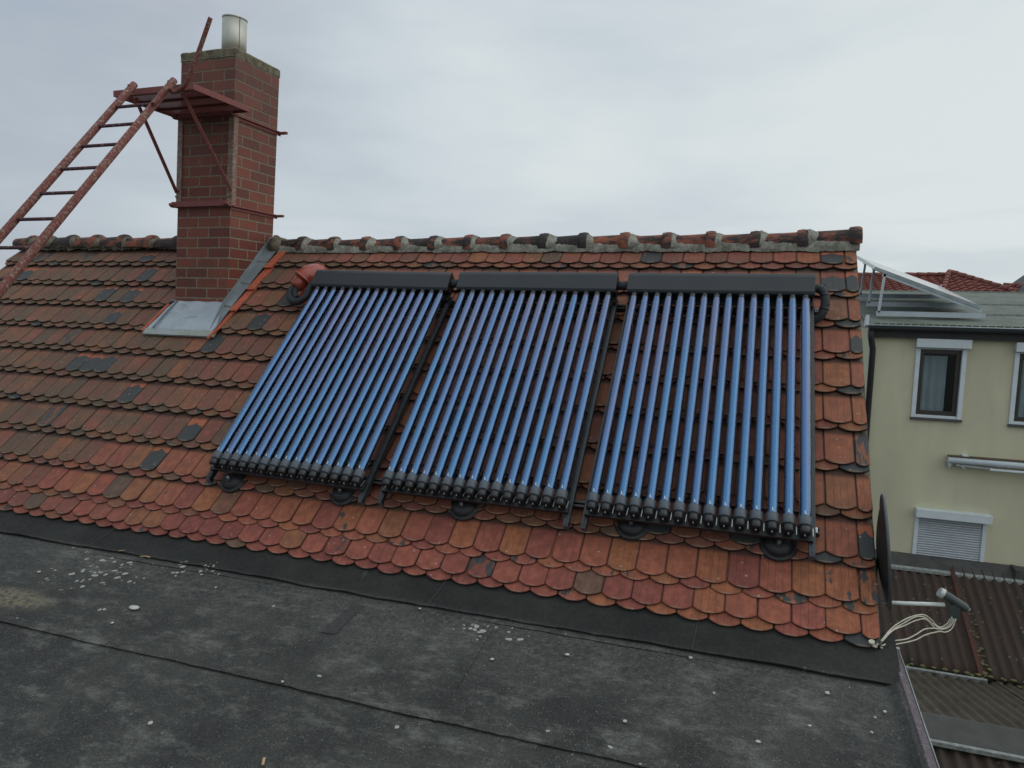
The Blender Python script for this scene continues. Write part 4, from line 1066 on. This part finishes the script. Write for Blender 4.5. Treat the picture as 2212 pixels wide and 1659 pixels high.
# wall with real openings: assembled from panels round three windows
wins = [(2.235, 3.072, -.05, 1.44), (3.825, 4.662, -.07, 1.42), (2.449, 3.645, -3.1, -1.79)]
def wall_with_holes(x0, x1, z0, z1, holes, y0, y1):
    xs = sorted({x0, x1, *[h[0] for h in holes], *[h[1] for h in holes]}); zs = sorted({z0, z1, *[h[2] for h in holes], *[h[3] for h in holes]})
    m = MB(); idx = {}
    def P(i, j, f):
        k = (i, j, f)
        if k not in idx: idx[k] = m.pt((xs[i], (y0, y1)[f], zs[j]))
        return idx[k]
    solid = lambda i, j: 0 <= i < len(xs) - 1 and 0 <= j < len(zs) - 1 and not any(h[0] <= xs[i] < h[1] - 1e-6 and h[2] <= zs[j] < h[3] - 1e-6 for h in holes)
    for i in range(len(xs) - 1):
        for j in range(len(zs) - 1):
            if not solid(i, j): continue
            m.face((P(i, j, 0), P(i + 1, j, 0), P(i + 1, j + 1, 0), P(i, j + 1, 0)))
            m.face((P(i, j, 1), P(i, j + 1, 1), P(i + 1, j + 1, 1), P(i + 1, j, 1)))
            if not solid(i - 1, j): m.face((P(i, j, 0), P(i, j + 1, 0), P(i, j + 1, 1), P(i, j, 1)))
            if not solid(i + 1, j): m.face((P(i + 1, j, 0), P(i + 1, j, 1), P(i + 1, j + 1, 1), P(i + 1, j + 1, 0)))
            if not solid(i, j - 1): m.face((P(i, j, 0), P(i, j, 1), P(i + 1, j, 1), P(i + 1, j, 0)))
            if not solid(i, j + 1): m.face((P(i, j + 1, 0), P(i + 1, j + 1, 0), P(i + 1, j + 1, 1), P(i, j + 1, 1)))
    return m
n_(wall_with_holes(WX0, WX1, -7, 1.60, wins, YF, YF + .3), 'wall', M_PLASTER, fix=False)
n_(MB().box((WX0, YF + .3, -7), (WX0 + .3, 17, 1.60)).box((WX1 - .3, YF + .3, -7), (WX1, 17, 1.6)).box((WX0 + .3, 16.7, -7), (WX1 - .3, 17, 1.6)), 'side_wall', M_PLASTER)
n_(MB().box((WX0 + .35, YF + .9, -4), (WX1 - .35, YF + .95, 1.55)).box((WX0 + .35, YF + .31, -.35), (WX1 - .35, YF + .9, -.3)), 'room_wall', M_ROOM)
for k, (x0, x1, z0, z1) in enumerate(wins[:2]):
    m = MB(); fw = .075
    m.box((x0, YF - .03, z0), (x0 + fw, YF + .05, z1 - .17)); m.box((x1 - fw, YF - .03, z0), (x1, YF + .05, z1 - .17)); m.box((x0 + fw, YF - .01, z0), (x1 - fw, YF + .045, z0 + .05)); m.box((x0 + fw, YF - .005, z1 - .20), (x1 - fw, YF + .03, z1 - .17))
    win = n_(m, 'window', M_WHITE, bevel=.004); 
    if k == 0: tag(win, 'upper window nearest the tiled roof')
    n_(MB().box((x0 - .02, YF - .13, z1 - .165), (x1 + .04, YF + .05, z1 + .005)), 'shutter_box', M_WHITE, win, bevel=.008)
    n_(MB().box((x0 - .01, YF - .05, z0 - .045), (x1 + .01, YF + .02, z0 - .004)), 'sill', M_SILL, win, bevel=.004)
    a, b, c_, d_ = x0 + fw, x1 - fw, z0 + .05, z1 - .20
    m = MB(); f2 = .078
    m.box((a, YF + .05, c_), (a + f2, YF + .10, d_)).box((b - f2, YF + .05, c_), (b, YF + .10, d_)).box((a + f2, YF + .05, c_), (b - f2, YF + .10, c_ + f2)).box((a + f2, YF + .05, d_ - f2), (b - f2, YF + .10, d_))
    n_(m, 'sash', M_BROWN, win)
    n_(MB().box((a + f2, YF + .07, c_ + f2), (b - f2, YF + .074, d_ - f2)), 'pane', M_PANE, win)
    m = MB(); nn = 16; pv = None
    for i in range(nn + 1):
        x = a + .02 + (b - a - .22) * i / nn; y = YF + .14 + .02 * math.sin(i * 1.4)
        q_ = [m.pt((x, y, c_ + .05)), m.pt((x, y, d_ - .12))]
        if pv: m.face((pv[0], q_[0], q_[1], pv[1]), True)
        pv = q_
    n_(m, 'curtain', M_CURT, win, fix=False)
# lower window with closed roller shutter
x0, x1, z0, z1 = wins[2]
m = MB(); m.box((x0, YF - .03, z0), (x0 + .07, YF + .05, z1 - .15)).box((x1 - .07, YF - .03, z0), (x1, YF + .05, z1 - .15)).box((x0 + .07, YF - .01, z0 - .05), (x1 - .07, YF + .05, z0)); win = n_(m, 'window', M_WHITE, bevel=.004); tag(win, 'window with its grey roller shutter closed')
n_(MB().box((x0 - .01, YF - .16, z1 - .155), (x1 + .04, YF + .05, z1 + .005)), 'shutter_box', M_WHITE, win, bevel=.008)
m = MB(); k = 0; z = z1 - .155
while z > z0:
    m.prism([(YF + .0, z), (YF - .012, z - .012), (YF - .012, z - .030), (YF + .0, z - .040), (YF + .02, z - .040), (YF + .02, z)], x0 + .07, x1 - .07); z -= .046
n_(m, 'roller_shutter', M_SLAT, win)
n_(MB().box((x0 + .07, YF + .03, z0), (x1 - .07, YF + .04, z1)), 'shutter_back', M_DKTRIM, win)
# shallow sheet roof, gutter, fascia
def rz(y): return 1.70 + .156 * (y - 11.0)
m = MB(); m.prism([(10.9, rz(10.9) - .08), (10.9, rz(10.9)), (16.3, rz(16.3)), (16.3, rz(16.3) - .08)], WX0 - .1, WX1 + .1); n_(m, 'roof', M_SHEET)
for k, y in enumerate((12.35, 13.9, 16.2)):
    n_(MB().box((WX0 - .1, y, rz(y) + .002), (WX1 + .1, y + .05, rz(y) + .03)), 'roof_batten', M_TRIMW)
m = MB()
for i in range(60): 
    x = WX0 + .0 + i * .125; m.box((x, 10.88, rz(10.9) + .003), (x + .09, 10.93, rz(10.9) + .022))
n_(m, 'eave_filler', M_MOSS)
m = MB(); pf = [(-.085, .0), (-.08, -.05), (-.045, -.085), (0, -.09), (.045, -.07), (.06, .0), (.05, .0), (.035, -.06), (0, -.078), (-.04, -.073), (-.07, -.045), (-.075, .0)]
m.prism([(10.80 + a, 1.665 + b) for a, b in pf], WX0 - .12, WX1 + .1); n_(m, 'gutter', M_RAIL)
m = MB(); m.tube([(WX0 - .12, 10.715, 1.668), (WX1 + .1, 10.715, 1.668)], .012, 8); n_(m, 'gutter_bead', M_ALU)
n_(MB().box((WX0 - .1, 10.87, 1.44), (WX1 + .1, 10.995, 1.62)), 'fascia', M_DKTRIM)
m = MB(); m.tube([(WX0 - .06, 10.82, 1.60), (WX0 - .05, 10.86, 1.40), (WX0 + .0, 10.93, 1.2), (WX0 + .0, 10.93, -7)], .055, 12); n_(m, 'downpipe', M_DKTRIM)
n_(MB().prism([(10.86, 1.66), (10.9, 1.86), (11.1, 1.73), (11.1, 1.62)], WX0 - .16, WX0 - .105), 'verge_board', M_ALU)
# awning
aw = tag(empty('folded_awning', (2.88, 10.9, -.85)), 'white folded awning cassette along the cream wall, under the upper windows', 'awning')
WI = Matrix.Translation((-2.88, -10.9, .85))
m = MB(); m.tube([(2.885, 10.84, -.80), (6.8, 10.84, -.80)], .055, 16); P_(m, 'cassette', M_WHITE, aw, WI)
m = MB(); m.box((2.90, 10.86, -.735), (6.8, 10.99, -.72)); P_(m, 'top_cover', m_plain('rusty_cover', (.10, .065, .04), .9), aw, WI)
m = MB(); m.box((3.55, 10.78, -.93), (6.8, 10.83, -.89)); P_(m, 'front_bar', M_WHITE, aw, WI, bevel=.01)
m = MB(); m.bar((3.02, 10.84, -.88), (3.60, 10.84, -.90), .03, .03).bar((3.10, 10.82, -.88), (3.16, 10.82, -.94), .03, .03).box((2.88, 10.80, -.93), (2.93, 10.99, -.85)); P_(m, 'folding_arm', M_ALU, aw, WI)
m = MB(); m.box((3.12, 10.88, -.715), (3.22, 10.995, -.69)); P_(m, 'wall_bracket', M_WHITE, aw, WI)

# solar array on the cream house's roof
pv = tag(empty('solar_array', (2.4, 12.9, 2.0)), 'tilted flat solar panel array on aluminium struts on the roof of the cream house', 'solar array')
PVI = Matrix.Translation((-2.4, -12.9, -2.0))
def nrm_off(p, d): return Vector((p[0] + .39 * d, p[1] - .14 * d, p[2] + .91 * d))
T0, T1 = Vector((1.50, 11.55, 2.78)), Vector((3.37, 11.55, 2.04))      # near edge, high to low
dY = 3.2; dz = .156 * dY
T2, T3 = T1 + Vector((.0, dY, dz)), T0 + Vector((.0, dY, dz))
npan = 3
for k in range(npan):
    f0, f1 = k / npan + .003, (k + 1) / npan - .003
    a, b = T0.lerp(T3, f0), T0.lerp(T3, f1); c_, d_ = T1.lerp(T2, f0), T1.lerp(T2, f1)
    m = MB(); top = [m.pt(nrm_off(p, .03)) for p in (a, c_, d_, b)]; bot = [m.pt(nrm_off(p, -.03)) for p in (a, c_, d_, b)]
    m.face(bot[::-1])
    for i in range(4): m.face((bot[i], bot[(i + 1) % 4], top[(i + 1) % 4], top[i]))
    m.face(top)
    fr = P_(m, 'panel_frame', M_ALU, pv, PVI)
    ins = lambda p, q, r_, s_: p
    cen = (a + b + c_ + d_) / 4
    m = MB(); m.face([m.pt(nrm_off(p.lerp(cen, .03), .032)) for p in (a, c_, d_, b)]); P_(m, 'panel_glass', M_PV, pv, PVI, fix=False)
for y, nm in ((11.6, 0), (13.0, 1), (14.4, 2)):
    e = (y - 11.55) * .156; m = MB()
    m.bar((1.60, y, rz(y) + .10), (3.47, y, rz(y) + .10), .04, .10); m.bar((1.64, y, rz(y) + .12), (1.70, y, 2.70 + e), .045, .04, (0, 1, 0))
    m.bar((1.66, y, 2.655 + e), (3.40, y, 1.965 + e), .04, .06); P_(m, 'strut_frame', M_ALU, pv, PVI)

# ================================================================== FAR RED HIP ROOF
far = tag(empty('red_hip_roof_house', (6, 30, -7)), 'distant house with dark red pantile hip roof, showing over the cream house', 'house')
FI = Matrix.Translation((-6, -30, 7))
def fb(m, name, mat, **k): return P_(m, name, mat, far, FI, **k)
def pan_slope(O, ex, up, x0f, x1f, H_, name, pitch_c=.34, wv=.30, amp=.035):
    """wavy tiled slope: O origin at the eave, ex unit along, up unit up-slope; x0f/x1f give the row limits at height v"""
    m = MB(); nrm = ex.cross(up).normalized(); rows_ = int(H_ / pitch_c) + 1
    for r_ in range(rows_):
        v0, v1 = r_ * pitch_c, min(H_, (r_ + 1) * pitch_c)
        if v1 - v0 < .02: continue
        a0, a1, b0, b1 = x0f(v0), x1f(v0), x0f(v1), x1f(v1)
        n = max(2, int((a1 - a0) / (wv / 6))); pv_ = None
        for i in range(n + 1):
            f_ = i / n; xa = a0 + (a1 - a0) * f_; xb = b0 + (b1 - b0) * f_
            ph = amp * math.sin(2 * math.pi * xa / wv); ph2 = amp * math.sin(2 * math.pi * xb / wv)
            q_ = [m.pt(O + ex * xa + up * v0 + nrm * (-.02 + ph)), m.pt(O + ex * xa + up * v0 + nrm * (.06 + ph)), m.pt(O + ex * xb + up * (v1 + .03) + nrm * (.0 + ph2))]
            if pv_: m.face((pv_[0], q_[0], q_[1], pv_[1])); m.face((pv_[1], q_[1], q_[2], pv_[2]), True)
            pv_ = q_
    return fb(m, name, M_REDROOF, fix=False)
PK = Vector((6.65, 29.0, 3.78)); HL = Vector((5.55, 25.2, 2.35)); HR = Vector((9.5, 25.2, 2.35))
up = Vector((0, PK.y - HL.y, PK.z - HL.z)); Hh = up.length; up.normalize()
pan_slope(HL, Vector((1, 0, 0)), up, lambda v: (PK.x - HL.x) * v / Hh, lambda v: (HR.x - HL.x) + (PK.x - HR.x) * v / Hh, Hh, 'front_slope')
# left wing slope with a level ridge
W0 = Vector((2.4, 26.0, 2.80)); RG = Vector((2.4, 29.0, 3.62)); upw = RG - W0; hw = upw.length; upw.normalize()
pan_slope(W0, Vector((1, 0, 0)), upw, lambda v: 0, lambda v: 3.15 + 1.1 * v / hw, hw, 'wing_slope')
m = MB(); m.prism([(25.4, -7), (25.4, 2.42), (29, 3.85), (33, 2.4), (33, -7)], 2.4, 9.5); 
R0, R1 = Vector((8.1, 27.3, 3.16)), Vector((12.2, 27.3, 3.12)); W2 = Vector((7.9, 24.8, 2.30)); upr = Vector((0, 2.5, .90)); hr = upr.length; upr.normalize()
pan_slope(W2, Vector((1, 0, 0)), upr, lambda v: 0.2, lambda v: 4.3, hr, 'right_slope')
def caps(a, b, name='ridge_caps', r_=.10):
    m = MB(); n = max(2, int((b - a).length / .36))
    for i in range(n):
        p, q_ = a.lerp(b, i / n), a.lerp(b, (i + 1.08) / n); m.tube([p, q_], [r_ * 1.12, r_ * .9], 10)
    fb(m, name, M_REDROOF)
off = Vector((0, 0, .05))
caps(HL + off, PK + off); caps(HR + off, PK + off); caps(RG + off, PK + Vector((0, 0, -.12)) + off, 'ridge_caps', .09); caps(R0 + off, R1 + off); caps(W0 + Vector((0, -.1, .04)), W0 + Vector((3.0, -.1, .02)), 'eave_caps', .08)
fb(MB().box((2.5, 26.2, -7), (8.6, 32, 2.3)), 'wall', M_PLASTER2)
# distant dark gable with white verge at the right edge
gb = tag(empty('dark_gable_house', (11.5, 24, -7)), 'distant dark gable with a white verge board at the right edge of the photo', 'house')
GI = Matrix.Translation((-11.5, -24, 7))
m = MB(); m.prism([(0, 0)] * 0 or [(24.0, -7), (24.0, 2.15), (24.4, 2.15), (24.4, -7)], 7.6, 14.0); P_(m, 'wall', M_PLASTER2, gb, GI)
a, b = Vector((7.45, 23.9, 2.20)), Vector((9.6, 23.9, 4.05)); c_ = Vector((11.75, 23.9, 2.2))
m = MB(); i0 = [m.pt(p) for p in (a, b, c_)]; i1 = [m.pt(p + Vector((0, 5, 0))) for p in (a, b, c_)]; m.face(i0); m.face((i0[0], i0[1], i1[1], i1[0])); m.face((i0[1], i0[2], i1[2], i1[1])); P_(m, 'gable', M_DKTRIM, gb, GI, fix=False)
m = MB(); m.bar(a + Vector((0, -.05, .02)), b + Vector((0, -.05, .02)), .06, .10); m.bar(b + Vector((0, -.05, .02)), c_ + Vector((0, -.05, .02)), .06, .10); P_(m, 'verge_board', M_WHITE, gb, GI)

# ================================================================== CORRUGATED SHED ROOFS
def corr(x0, x1, A, Bp, wave=.158, amp=.026, seed=1, ox=0.):
    """corrugated sheet between two (y,z) lines, waves across x"""
    m = MB(); nx = int((x1 - x0) / (wave / 8)); ny = 10; prev = None; rr = random.Random(seed); cs_ = []
    A = Vector((0, *A)); Bp = Vector((0, *Bp)); d = (Bp - A).normalized(); nr_ = Vector((1, 0, 0)).cross(d); nr_ = nr_ if nr_.z > 0 else -nr_
    for i in range(nx + 1):
        x = x0 + (x1 - x0) * i / nx; h = amp * math.sin(2 * math.pi * (x - ox) / wave)
        c_ = [m.pt(A.lerp(Bp, j / ny) + Vector((x, 0, 0)) + nr_ * (h + rr.uniform(-.001, .001))) for j in range(ny + 1)]
        e_ = m.pt(Bp + Vector((x, 0, 0)) + nr_ * (h - .012)); c_.append(e_)
        if prev:
            for j in range(ny + 1): m.face((prev[j], prev[j + 1], c_[j + 1], c_[j]), True)
        prev = c_
    return m
sh = tag(empty('red_brown_corrugated_shed', (4, 10, -7)), 'red-brown corrugated shed roof with grey ridge flashing against the cream wall', 'shed')
SI = Matrix.Translation((-4, -10, 7))
P_(corr(.3, 3.12, (10.75, -2.84), (8.55, -3.85), seed=2), 'roof_sheet', M_CORR1, sh, SI, fix=False)
P_(corr(3.02, 7.5, (10.75, -2.79), (8.50, -3.86), seed=3, ox=.04), 'roof_sheet', M_CORR1, sh, SI, fix=False)
m = MB(); m.bar((3.05, 10.70, -2.80), (3.05, 8.50, -3.81), .06, .02); P_(m, 'lap_strip', mk_corr('red_strip', (.085, .036, .03), (.06, .03, .025), 2), sh, SI)
m = MB(); m.prism([(10.60, -2.91), (10.62, -2.83), (10.88, -2.70), (10.98, -2.70), (10.98, -2.95)], .3, 7.5); P_(m, 'ridge_flashing', M_CAPR, sh, SI)
m = MB(); m.prism([(10.54, -2.915), (10.54, -2.868), (10.60, -2.838), (10.60, -2.91)], .3, 7.5); P_(m, 'flashing_edge', M_TRIMW, sh, SI)
m = MB(); m.box((4.05, 10.60, -2.90), (4.12, 10.93, -2.70 + .03)); P_(m, 'flashing_lap', M_CAPR, sh, SI)
P_(MB().box((.3, 8.9, -7), (7.5, 10.9, -4.3)), 'wall', M_PLASTER2, sh, SI)
sh2 = tag(empty('grey_corrugated_shed', (3.5, 6.5, -7)), 'grey-brown mossy corrugated shed roof with flat grey ridge cap, beside the felt roof edge', 'shed')
S2 = Matrix.Translation((-3.5, -6.5, 7))
P_(corr(.3, 3.3, (5.25, -3.01), (8.42, -3.88), seed=5), 'roof_sheet', M_CORR2, sh2, S2, fix=False)
P_(corr(3.22, 7.5, (5.25, -2.985), (8.42, -3.86), seed=6, ox=.05), 'roof_sheet', M_CORR2, sh2, S2, fix=False)
m = MB(); m.prism([(4.80, -3.09), (4.80, -3.035), (5.22, -2.965), (5.30, -2.985), (5.30, -3.06), (5.2, -3.05)], .3, 7.5); P_(m, 'ridge_cap', M_CAPR, sh2, S2)
m = MB(); m.prism([(4.765, -3.10), (4.765, -3.052), (4.797, -3.038), (4.797, -3.09)], .3, 7.5); P_(m, 'cap_edge', M_TRIMW, sh2, S2)
P_(corr(.3, 7.5, (4.95, -3.09), (-1.0, -5.4), seed=8), 'roof_sheet', M_CORR1, sh2, S2, fix=False)
P_(MB().prism([(-.8, -7), (-.8, -5.5), (5.2, -3.3), (8.2, -4.4), (8.2, -7)], .32, 7.5), 'wall', M_PLASTER2, sh2, S2)
m = MB(); m.prism([(8.36, -3.92), (8.36, -3.825), (8.40, -3.815), (8.44, -3.92)], .3, 3.1); P_(m, 'valley_edge', M_TRIMW, sh2, S2)
# moss along the valley
bm = bmesh.new(); rr = random.Random(11)
def clump(x, y, z, r_):
    res = bmesh.ops.create_icosphere(bm, subdivisions=1, radius=r_)
    for v in res['verts']: v.co = Vector((v.co.x * rr.uniform(.8, 1.3), v.co.y * rr.uniform(.7, 1.1), v.co.z * .6)) + Vector((x, y, z))
for i in range(18):
    clump(1.75 + i * .158, 8.50, -3.815, rr.uniform(.032, .050))
for i in range(90):
    x = rr.uniform(.6, 7); y = 8.45 + rr.gauss(0, .08); clump(x, y, -3.86 + abs(y - 8.45) * .3, rr.uniform(.015, .045))
for i in range(60):
    d = rr.uniform(0, 2.2); clump(3.13 + rr.gauss(0, .03), 8.5 + d * .88, -3.83 + d * .43, rr.uniform(.01, .04) * (1.2 - d / 2.2))
me = bpy.data.meshes.new('moss'); bm.to_mesh(me); bm.free(); me.materials.append(M_MOSS)
o = bpy.data.objects.new('moss', me); col.objects.link(o); tag(o, 'yellow-green moss along the valley between the corrugated roofs', 'moss', kind='stuff')
